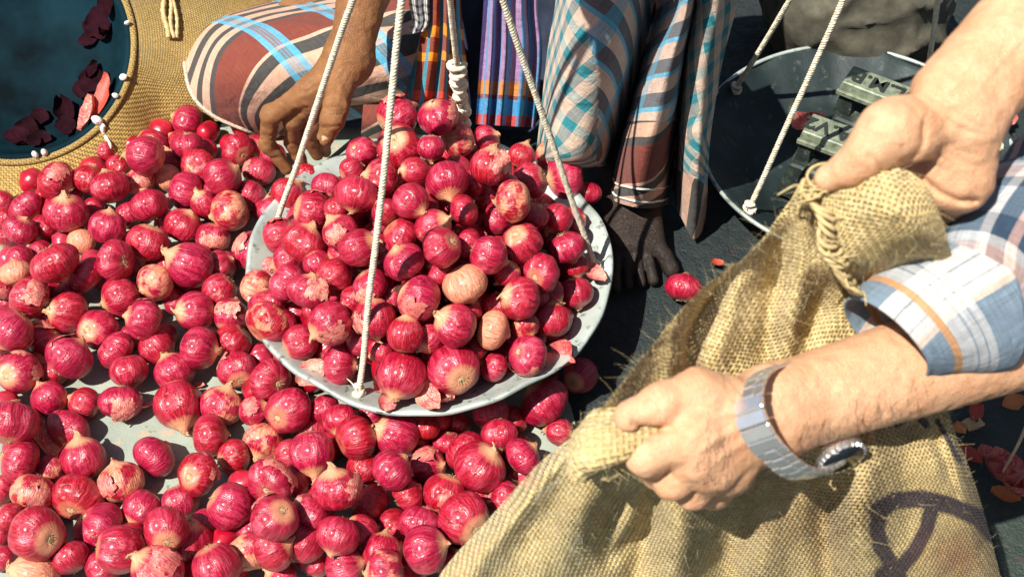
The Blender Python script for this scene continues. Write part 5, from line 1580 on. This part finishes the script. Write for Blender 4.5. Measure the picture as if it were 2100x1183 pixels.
# shirt sleeve with a turned back cuff
def sleeve(ringspec, n=64, seed=0, rumple=0.003, slant=None):
    cs = np.array([at_d(x, y, d) for x, y, d, _, _ in ringspec]); rs = np.array([(a, c) for *_, a, c in ringspec])
    k = 46
    C = cr(cs, k); R_ = cr(np.concatenate([rs, rs[:, :1]], 1), k)
    T = np.gradient(C, axis=0); T /= np.linalg.norm(T, axis=1)[:, None]
    G = np.empty((k, n + 1, 3))
    for i in range(k):
        u = UP - T[i] * (UP @ T[i]); u /= np.linalg.norm(u); w = np.cross(T[i], u)
        a = np.linspace(0, 2 * math.pi, n + 1) + math.pi / 2 * 2
        G[i] = C[i] + np.cos(a)[:, None] * u * R_[i, 0] + np.sin(a)[:, None] * w * R_[i, 1]
        if slant is not None: G[i] += T[i] * (np.cos(a) * slant * (1 - i / (k - 1)))[:, None]
    uv = grid_uv(G)
    nr = G - C[:, None, :]; nr /= np.linalg.norm(nr, axis=2)[..., None]
    f = rumple * vnoise(G.reshape(-1, 3), 22, seed).reshape(G.shape[:2]) * 1.6 + rumple * 0.8 * np.sin(uv[..., 1] * 90 + 4 * vnoise(G.reshape(-1, 3), 14, seed + 3).reshape(G.shape[:2])) * np.clip(uv[..., 1] * 8 - 0.3, 0, 1)
    f[:, -1] = f[:, 0]
    G = G + nr * f[..., None]
    return G, uv
b = MB()
Gc, uvc = sleeve([(1816, 694, 0.935, 0.0400, 0.0405), (1850, 676, 0.938, 0.0455, 0.044), (1925, 640, 0.945, 0.054, 0.050), (2000, 612, 0.955, 0.060, 0.055)], seed=51, rumple=0.0018, slant=-0.012)
uvc2 = np.stack([uvc[..., 1] + 0.004, uvc[..., 0]], -1)
b.add(Gc.reshape(-1, 3), grid_faces(Gc.shape[1], Gc.shape[0]), uvc2.reshape(-1, 2))
Gi = Gc.copy(); cc = Gc.mean(1, keepdims=True); Gi = cc + (Gc - cc) * 0.955
b.add(Gi.reshape(-1, 3), [f[::-1] for f in grid_faces(Gc.shape[1], Gc.shape[0])], uvc2.reshape(-1, 2))
kk = Gc.shape[1]
o_ = len(b.v) - 2 * Gc.shape[0] * kk
for row in (0, Gc.shape[0] - 1):
    for j in range(kk - 1):
        a_ = o_ + row * kk + j; c_ = a_ + Gc.shape[0] * kk
        b.f.append((a_, a_ + 1, c_ + 1, c_) if row else (a_ + 1, a_, c_, c_ + 1)); b.m.append(0)
shirt_e = b
cuff_mb = b
b = MB()
Gs, uvs_ = sleeve([(1960, 632, 0.955, 0.047, 0.046), (2010, 612, 0.956, 0.052, 0.050), (2040, 565, 0.96, 0.066, 0.060), (2095, 525, 0.968, 0.078, 0.068), (2200, 470, 0.985, 0.085, 0.075), (2420, 330, 1.02, 0.085, 0.08), (2700, 150, 1.08, 0.09, 0.09)], seed=61, rumple=0.007)
b.add(Gs.reshape(-1, 3), grid_faces(Gs.shape[1], Gs.shape[0]), np.stack([uvs_[..., 1] * 1.2 + 0.10, uvs_[..., 0] * 1.3 + 0.108], -1).reshape(-1, 2))
o_ = len(b.v)
# shirt body round the trunk, outside the picture
def shell(p):
    d = sd_ell(p, (0.98, -0.42, 0.93), (0.155, 0.215, 0.34))
    d = smin(d, sd_cone(p, (0.95, -0.62, 1.18), (0.95, -0.26, 1.18), 0.088, 0.088), 0.08)
    d = smin(d, sd_cone(p, rsh + (rel - rsh) * 0.35, (0.92, -0.28, 1.17), 0.07, 0.088), 0.05)
    d = smin(d, sd_cone(p, lsh, (0.92, -0.60, 1.17), 0.08, 0.088), 0.05)
    return d
vd, fd = surface_net(shell, (0.50, -0.90, 0.50), (1.25, 0.0, 1.42), 0.024)
b.add(vd, fd, [(v[1] * 1.0, v[2]) for v in vd])
M['shirt_body'] = m_plaid('shirt_plaid_body', [(0.030, LB), (0.012, NV), (0.016, (0.55, 0.36, 0.30)), (0.010, SW), (0.022, NV)],  # navy bands also paint shade into the sleeve beyond the cuff
    [(0.018, NV), (0.012, (0.58, 0.36, 0.30)), (0.012, NV), (0.030, LB), (0.010, SW)], [0.35, 0.6, 0.5, 0.5, 0.55], crease=0.5)
shirt = b.build('shirt', M['shirt_body'], buyer); shirt.location = BO
cuff = cuff_mb.build('cuff', M['shirt'], shirt)
# steel watch hanging loose on the left wrist: links, clasp, case
loop = np.array([at_d(*q) for q in [(1612, 748, 0.940), (1566, 766, 0.902), (1544, 804, 0.880), (1540, 850, 0.870), (1552, 896, 0.870), (1578, 936, 0.878), (1622, 966, 0.890), (1676, 968, 0.906), (1722, 948, 0.935), (1726, 905, 0.972), (1702, 840, 0.980), (1662, 780, 0.970)]])
watch = empty('wristwatch', loop.mean(0)); WO = -loop.mean(0)
tag(watch, 'polished steel wristwatch hanging loose on the buyer lower wrist', 'watch')
NL = 36
Lp = cr(np.vstack([loop, loop[:1]]), 400)[:-1]
seg = np.concatenate([[0], np.cumsum(np.linalg.norm(np.diff(np.vstack([Lp, Lp[:1]]), axis=0), axis=1))])
tot = seg[-1]
def at_s(s):
    s = (s % 1.0) * tot
    return np.array([np.interp(s, seg, np.append(Lp[:, i], Lp[0, i])) for i in range(3)])
cen = Lp.mean(0)
_u, _s, _v = np.linalg.svd(Lp - cen); Awx = _v[2] if _v[2] @ RT > 0 else -_v[2]     # the bracelet is one stiff ring: its axis
Lp = Lp - ((Lp - cen) @ Awx)[:, None] * Awx
for k in range(NL):
    s = (k + 0.5) / NL
    p = at_s(s); T = at_s(s + 0.004) - at_s(s - 0.004); T /= np.linalg.norm(T)
    Wd = Awx - T * (Awx @ T); Wd /= np.linalg.norm(Wd)
    Nn = np.cross(T, Wd)
    if Nn @ (p - cen) < 0: Nn = -Nn
    R_ = np.stack([Wd, T, Nn], 1)
    hl = tot / NL / 2 * 0.88
    if 0.60 < s < 0.735:
        continue
    clasp = 0.225 < s < 0.345
    b = MB()
    if clasp:
        b.box(p + Nn * 0.0008, (0.0118, hl * 1.06, 0.0021), R_, 0, 1, 0.25)
    else:
        b.box(p + Nn * 0.0009, (0.0050, hl, 0.0019), R_, 0, 1, 0.4)
        for sg in (-1, 1): b.box(p + Wd * sg * 0.0085, (0.0031, hl * 0.92, 0.0014), R_, 0, 1, 0.35)
    o = b.build('clasp' if clasp else 'bracelet_link', M['steel'], watch, False); o.location = WO
    if not clasp: o['kind'] = 'stuff'
s = 0.667; p = at_s(s); T = at_s(s + 0.03) - at_s(s - 0.03); T /= np.linalg.norm(T)
Wd = Awx - T * (Awx @ T); Wd /= np.linalg.norm(Wd); Nn = np.cross(T, Wd); Nn = Nn if Nn @ (p - cen) > 0 else -Nn
Nn = Nn + 0.75 * (CAM - p) / np.linalg.norm(CAM - p); Nn /= np.linalg.norm(Nn); T = T - Nn * (T @ Nn); T /= np.linalg.norm(T); Wd = np.cross(T, Nn)
def disc(mb, c, rs, zs, n=40):
    vs = []
    for rr_, z in zip(rs, zs):
        for j in range(n):
            a = 2 * math.pi * j / n
            vs.append(c + Wd * (rr_ * math.cos(a)) + T * (rr_ * math.sin(a)) + Nn * z)
    mb.add(vs, grid_faces(n, len(rs), 0, True) + [tuple(range((len(rs) - 1) * n, len(rs) * n)), tuple(range(n - 1, -1, -1))])
b = MB(); disc(b, p, [0.015, 0.0185, 0.0195, 0.0195, 0.0180, 0.0172], [-0.005, -0.004, -0.002, 0.003, 0.0055, 0.0055])
for a in np.linspace(0, 2 * math.pi, 24, endpoint=False):
    c_ = p + (Wd * math.cos(a) + T * math.sin(a)) * 0.0188 + Nn * 0.0042
    b.box(c_, (0.0012, 0.0012, 0.0014), np.stack([Wd, T, Nn], 1))
case = b.build('case', M['steel'], watch, False); case.location = WO; case['kind'] = 'stuff'
b = MB(); disc(b, p, [0.0171, 0.0171], [0.0048, 0.0058]); b.build('dial', M['dial'], case)
b = MB(); b.tube([p + Wd * 0.019, p + Wd * 0.0245], 0.0028, 10); b.build('crown', M['steel'], case)
# ------------------------------------------------------------------ the jute sack held open
S = lambda *q: [at_d(x, y, d) for x, y, d in q]
rows = [
 S((1655, 372, .905), (1690, 372, .893), (1735, 360, .880), (1790, 342, .872), (1850, 346, .868), (1900, 380, .870), (1926, 432, .880)),
 S((1610, 425, .915), (1650, 420, .905), (1700, 402, .888), (1765, 384, .872), (1840, 388, .864), (1905, 425, .868), (1940, 480, .885)),
 S((1545, 512, .92), (1610, 480, .935), (1672, 462, .912), (1760, 450, .878), (1835, 460, .872), (1900, 490, .880), (1960, 560, .93)),
 S((1480, 562, .925), (1550, 535, .95), (1640, 530, .945), (1725, 545, .915), (1800, 540, .925), (1880, 560, .955), (1965, 640, .99)),
 S((1405, 625, .92), (1500, 590, .955), (1600, 585, .965), (1700, 600, .975), (1790, 610, .985), (1870, 650, 1.0), (1960, 720, 1.02)),
 S((1335, 712, .912), (1445, 670, .965), (1560, 655, .965), (1670, 665, .985), (1780, 690, 1.005), (1870, 735, 1.015), (1950, 790, 1.03)),
 S((1275, 785, .903), (1400, 755, .960), (1520, 745, .985), (1650, 755, 1.0), (1780, 775, 1.01), (1870, 805, 1.02), (1945, 840, 1.03)),
 S((1205, 868, .905), (1330, 865, .950), (1470, 865, .985), (1620, 870, 1.005), (1760, 865, 1.005), (1865, 870, 1.015), (1960, 890, 1.03)),
 S((1105, 950, .955), (1260, 955, .950), (1430, 975, .985), (1600, 980, 1.015), (1750, 965, .995), (1870, 955, 1.005), (1990, 965, 1.04)),
 S((1005, 1060, 1.03), (1190, 1055, 1.005), (1390, 1075, 1.03), (1580, 1080, 1.06), (1750, 1070, 1.025), (1890, 1055, 1.035), (2022, 1065, 1.08)),
 S((895, 1190, 1.13), (1120, 1190, 1.09), (1350, 1200, 1.10), (1570, 1195, 1.13), (1760, 1185, 1.09), (1910, 1180, 1.10), (2055, 1195, 1.15)),
 S((850, 1330, 1.24), (1090, 1340, 1.20), (1340, 1350, 1.21), (1580, 1340, 1.24), (1780, 1330, 1.20), (1940, 1330, 1.22), (2085, 1340, 1.26)),
 S((860, 1470, 1.34), (1100, 1480, 1.30), (1340, 1490, 1.31), (1580, 1480, 1.33), (1780, 1470, 1.30), (1950, 1470, 1.32), (2080, 1480, 1.35))]
NU, NV = 230, 300
G = cr2(rows, NU, NV)
X_, Y_ = pix(G.reshape(-1, 3)); X_ = X_.reshape(NV, NU); Y_ = Y_.reshape(NV, NU)
uv = grid_uv(G)
to = (CAM - G) / np.linalg.norm(CAM - G, axis=2)[..., None]
vn = lambda sx, sy, seed: vnoise(np.stack([X_ * sx, Y_ * sy, X_ * 0], -1).reshape(-1, 3), 1, seed).reshape(X_.shape)
D = np.zeros_like(X_)
def crease(line, amp, w, taper=True):
    """a fold as the cloth hangs: a ridge (amp > 0) or groove along a line of photograph points"""
    L = np.asarray(line, float); best = np.full(X_.shape, 1e9); tt = np.zeros(X_.shape)
    seglen = np.linalg.norm(np.diff(L, axis=0), axis=1); cum = np.concatenate([[0], np.cumsum(seglen)])
    for i, (a, c) in enumerate(zip(L[:-1], L[1:])):
        ab = c - a
        t = np.clip(((X_ - a[0]) * ab[0] + (Y_ - a[1]) * ab[1]) / (ab @ ab), 0, 1)
        e = np.hypot(X_ - a[0] - t * ab[0], Y_ - a[1] - t * ab[1])
        m = e < best; best = np.where(m, e, best); tt = np.where(m, (cum[i] + t * seglen[i]) / cum[-1], tt)
    return amp * np.exp(-(best / w) ** 2) * (np.sin(math.pi * np.clip(tt * 0.86 + 0.07, 0, 1)) ** 0.6 if taper else 1)
for ln, am, w in [
    ([(1500, 560), (1440, 640), (1415, 700), (1420, 770)], -0.030, 22), ([(1470, 545), (1400, 650), (1380, 720), (1370, 790)], 0.012, 24),
    ([(1560, 500), (1500, 620), (1475, 760)], 0.014, 28), ([(1600, 480), (1585, 600), (1560, 760)], -0.016, 24), ([(1640, 470), (1640, 600), (1610, 750)], 0.016, 26),
    ([(1660, 420), (1700, 520), (1750, 600)], -0.016, 16), ([(1680, 400), (1725, 500), (1780, 590)], 0.010, 14), ([(1690, 560), (1670, 650), (1640, 740)], -0.014, 26), ([(1790, 360), (1850, 460), (1850, 560)], 0.014, 60),
    ([(1340, 970), (1330, 1080), (1290, 1200)], -0.020, 26), ([(1250, 960), (1180, 1060), (1120, 1200)], 0.018, 46), ([(1380, 1010), (1400, 1090), (1390, 1200)], 0.022, 40),
    ([(1290, 990), (1250, 1060), (1240, 1130)], -0.016, 22), ([(1330, 1085), (1290, 1105), (1255, 1150)], -0.014, 20), ([(1500, 1000), (1500, 1090), (1480, 1200)], -0.016, 34), ([(1590, 980), (1580, 1090), (1570, 1200)], 0.014, 46),
    ([(1700, 960), (1690, 1060), (1700, 1200)], -0.022, 30), ([(1770, 930), (1760, 1060), (1780, 1200)], 0.022, 44), ([(1850, 880), (1860, 980), (1860, 1100)], -0.010, 30), ([(1925, 860), (1960, 960), (1990, 1080)], 0.012, 30),
    ([(1905, 860), (1935, 930), (1965, 1010)], -0.012, 14), ([(1150, 930), (1060, 1060), (960, 1190)], 0.012, 30)]:
    D += crease(ln, am * (1.9 if ln[0][1] > 900 else 1.3), w)
D += 0.0060 * vn(1 / 60, 1 / 90, 71) + 0.0030 * vn(1 / 26, 1 / 34, 72) + 0.0012 * vn(1 / 11, 1 / 11, 73)
G = G + to * D[..., None]
# the sides turn away from us
s_ = np.linspace(0, 1, NU)[None]
turn = 0.05 * (np.clip(0.06 - s_, 0, 1) / 0.06) ** 2 + 0.06 * (np.clip(s_ - 0.94, 0, 1) / 0.06) ** 2
G = G - to * (turn * np.clip((Y_ - 860) / 60, 0, 1))[..., None]
# rotate the weave a little; pulled open in the upper right
uv2 = np.stack([uv[..., 0] + 0.25 * uv[..., 1] + 0.004 * vn(1 / 70, 1 / 70, 75), uv[..., 1] - 0.25 * uv[..., 0] + 0.004 * vn(1 / 70, 1 / 70, 76)], -1)
ink = np.zeros_like(X_)
for ln, w in [([(1800, 1046), (1835, 1026), (1890, 1022), (1950, 1036), (2010, 1062), (2035, 1095)], 21), ([(1806, 1042), (1798, 1080), (1808, 1125), (1838, 1170), (1850, 1200)], 19), ([(1912, 1036), (1900, 1085), (1876, 1130), (1846, 1165), (1826, 1190)], 18), ([(1815, 1180), (1835, 1200)], 26), ([(1838, 866), (1872, 846), (1905, 834)], 13), ([(1875, 850), (1900, 870)], 9), ([(1922, 862), (1946, 905), (1968, 945)], 6)]:
    ink = np.maximum(ink, crease(ln, 1.0, w, False))
rust_and_shade = 0.8 * np.exp(-((X_ - 1960) ** 2 / 60 ** 2 + (Y_ - 1140) ** 2 / 50 ** 2)) + 0.6 * np.exp(-((X_ - 1640) ** 2 / 120 ** 2 + (Y_ - 1090) ** 2 / 90 ** 2)) + 0.9 * np.exp(-((X_ - 1425) ** 2 / 22 ** 2 + (Y_ - 755) ** 2 / 25 ** 2)) + 0.5 * np.exp(-((X_ - 1752) ** 2 / 22 ** 2 + (Y_ - 580) ** 2 / 25 ** 2))  # rusty stains; the wide blotch paints the arm's shadow into the cloth
SB = np.array((0.22, -0.35, 0.0)); SO = -SB
sack = empty('jute_sack', SB); tag(sack, 'loose woven jute sack held open by the buyer with purple paint strokes', 'jute sack')
me = mesh('cloth', G.reshape(-1, 3), grid_faces(NU, NV), uv2.reshape(-1, 2))
for nm, arr in (('ink', ink), ('rust_and_shade', rust_and_shade)):
    at_ = me.attributes.new(nm, 'FLOAT', 'POINT'); at_.data.foreach_set('value', np.clip(arr, 0, 1).astype(np.float32).ravel())
M['jute_open'] = m_jute('jute_open_weave', 0.0038, True, True, 1.06, 0.62, (1.0, 0.93, 0.76))
cloth = link('cloth', me, M['jute_open'], sack); cloth.location = SO
# back wall of the sack, seen through the weave and the mouth
rowsb = [S((1640, 455, 1.03), (1800, 430, 1.03), (1930, 470, 1.03)), S((1480, 640, 1.06), (1720, 640, 1.08), (1960, 700, 1.08)), S((1360, 830, 1.06), (1640, 840, 1.12), (1945, 850, 1.10)), S((1120, 1010, 1.08), (1560, 1010, 1.18), (1985, 1000, 1.14)), S((960, 1200, 1.20), (1500, 1200, 1.30), (2040, 1200, 1.22)), S((930, 1470, 1.38), (1500, 1480, 1.45), (2060, 1480, 1.38))]
GB = cr2(rowsb, 90, 120)
b = MB(); b.add(GB.reshape(-1, 3), grid_faces(90, 120), grid_uv(GB).reshape(-1, 2))
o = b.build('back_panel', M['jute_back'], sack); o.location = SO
# rolled bunch of cloth squeezed between thumb and finger
b = MB()
axp = [at_d(1205, 935, 0.915), at_d(1238, 905, 0.902), at_d(1290, 895, 0.896), at_d(1340, 888, 0.894), at_d(1390, 880, 0.902)]
C_ = cr(axp, 40); rr = np.interp(np.linspace(0, 1, 40), [0, 0.25, 0.55, 0.8, 1], [0.019, 0.0205, 0.0165, 0.0105, 0.006])
n = 48; T = np.gradient(C_, axis=0); T /= np.linalg.norm(T, axis=1)[:, None]
vs, uvs2 = [], []
L_ = np.concatenate([[0], np.cumsum(np.linalg.norm(np.diff(C_, axis=0), axis=1))])
for i in range(40):
    u = UP - T[i] * (UP @ T[i]); u /= np.linalg.norm(u); w = np.cross(T[i], u)
    for j in range(n + 1):
        a = 2 * math.pi * j / n
        k = rr[i] * (1 + 0.16 * math.cos(3 * a + 2.2 * i / 40) + 0.10 * math.cos(5 * a + 1 + i * 0.05)) * (1.25 if math.cos(a) < 0 else 1.0)
        vs.append(C_[i] + u * k * math.cos(a) + w * k * math.sin(a)); uvs2.append((a * 0.02, L_[i]))
b.add(vs, grid_faces(n + 1, 40) + [tuple(range(n))], uvs2)
o = b.build('gathered_roll', M['jute'], sack); o.location = SO
roll_pts = np.array(vs)
# knotted hem with loose yarns
b = MB()
hl = [(1652, 388, .893), (1668, 412, .896), (1690, 440, .892), (1694, 480, .892), (1705, 515, .90), (1722, 545, .905), (1742, 575, .915), (1758, 602, .925)]
hc = cr([toward(at_d(*q), 0.006) for q in hl], 60)
for q in range(4):
    ph = np.linspace(0, 26, 60) + q * 1.6
    b.tube(hc + np.stack([np.cos(ph), np.sin(ph), np.sin(ph * 0.7)], -1) * (0.0042 + 0.0012 * math.sin(q)), 0.0019, 5)
for q in range(15):
    i = random.randint(0, 58); e = hc[i]
    g = RT * random.uniform(-1, 1) + UP * random.uniform(-0.7, 0.7) - FW * random.uniform(0.0, 0.5)
    L = random.uniform(0.010, 0.028)
    b.tube(cr([e, e + g * L * 0.6 + UP * random.uniform(-.006, .006), e + g * L + RT * random.uniform(-.012, .012)], 7), np.linspace(0.0011, 0.0006, 7), 4)
lp = [(1668, 385, .885), (1655, 362, .885), (1668, 342, .884), (1700, 335, .884), (1724, 344, .884)]
b.tube(cr([at_d(*q) for q in lp], 18), 0.0010, 5)
for q in range(10):
    x0, y0 = random.uniform(1625, 1700), random.uniform(380, 400)
    b.tube(cr([at_d(x0, y0, .886), at_d(x0 + random.uniform(-30, 10), y0 + random.uniform(-14, 16), .882), at_d(x0 + random.uniform(-52, -8), y0 + random.uniform(-10, 44), .886)], 8), np.linspace(0.0013, 0.0007, 8), 4)
o = b.build('hem', M['yarn'], sack); o.location = SO; o['kind'] = 'stuff'
# stray fibres along the edges and over the cloth
b = MB(); r = np.random.default_rng(3)
def fib(p, dirv, L, w=0.00013):
    k = 6; cv = r.normal(size=3) * 1.1
    q = [p + dirv * L * t + cv * L * t * t * 0.6 for t in np.linspace(0, 1, k)]
    sd_ = np.cross(dirv, FW); sd_ /= np.linalg.norm(sd_) + 1e-9
    vs = []
    for i, c in enumerate(q):
        ww = w * (1 - 0.6 * i / (k - 1)); vs += [c - sd_ * ww, c + sd_ * ww]
    b.add(vs, [(2 * i, 2 * i + 1, 2 * i + 3, 2 * i + 2) for i in range(k - 1)])
for _ in range(220):
    i = r.integers(20, NV - 60); sd0 = r.random() < 0.72
    j = 0 if sd0 else NU - 1
    out = (G[i, 0] - G[i, 6]) if sd0 else (G[i, -1] - G[i, -7]); out /= np.linalg.norm(out) + 1e-9
    fib(G[i, min(NU - 1, max(0, j))], out * r.uniform(0.2, 1) + r.normal(size=3) * 0.9, r.uniform(0.003, 0.008), 0.00007)
for _ in range(1800):
    i = r.integers(0, NV - 50); j = r.integers(0, NU)
    fib(G[i, j] + to[i, j] * 0.001, to[i, j] * 0.25 + r.normal(size=3) * 0.6, r.uniform(0.004, 0.009), 0.00012)
for _ in range(260):
    p = roll_pts[r.integers(0, len(roll_pts))]; fib(p, r.normal(size=3), r.uniform(0.004, 0.012))
o = b.build('stray_fibres', M['fibre'], sack); o.location = SO; o['kind'] = 'stuff'
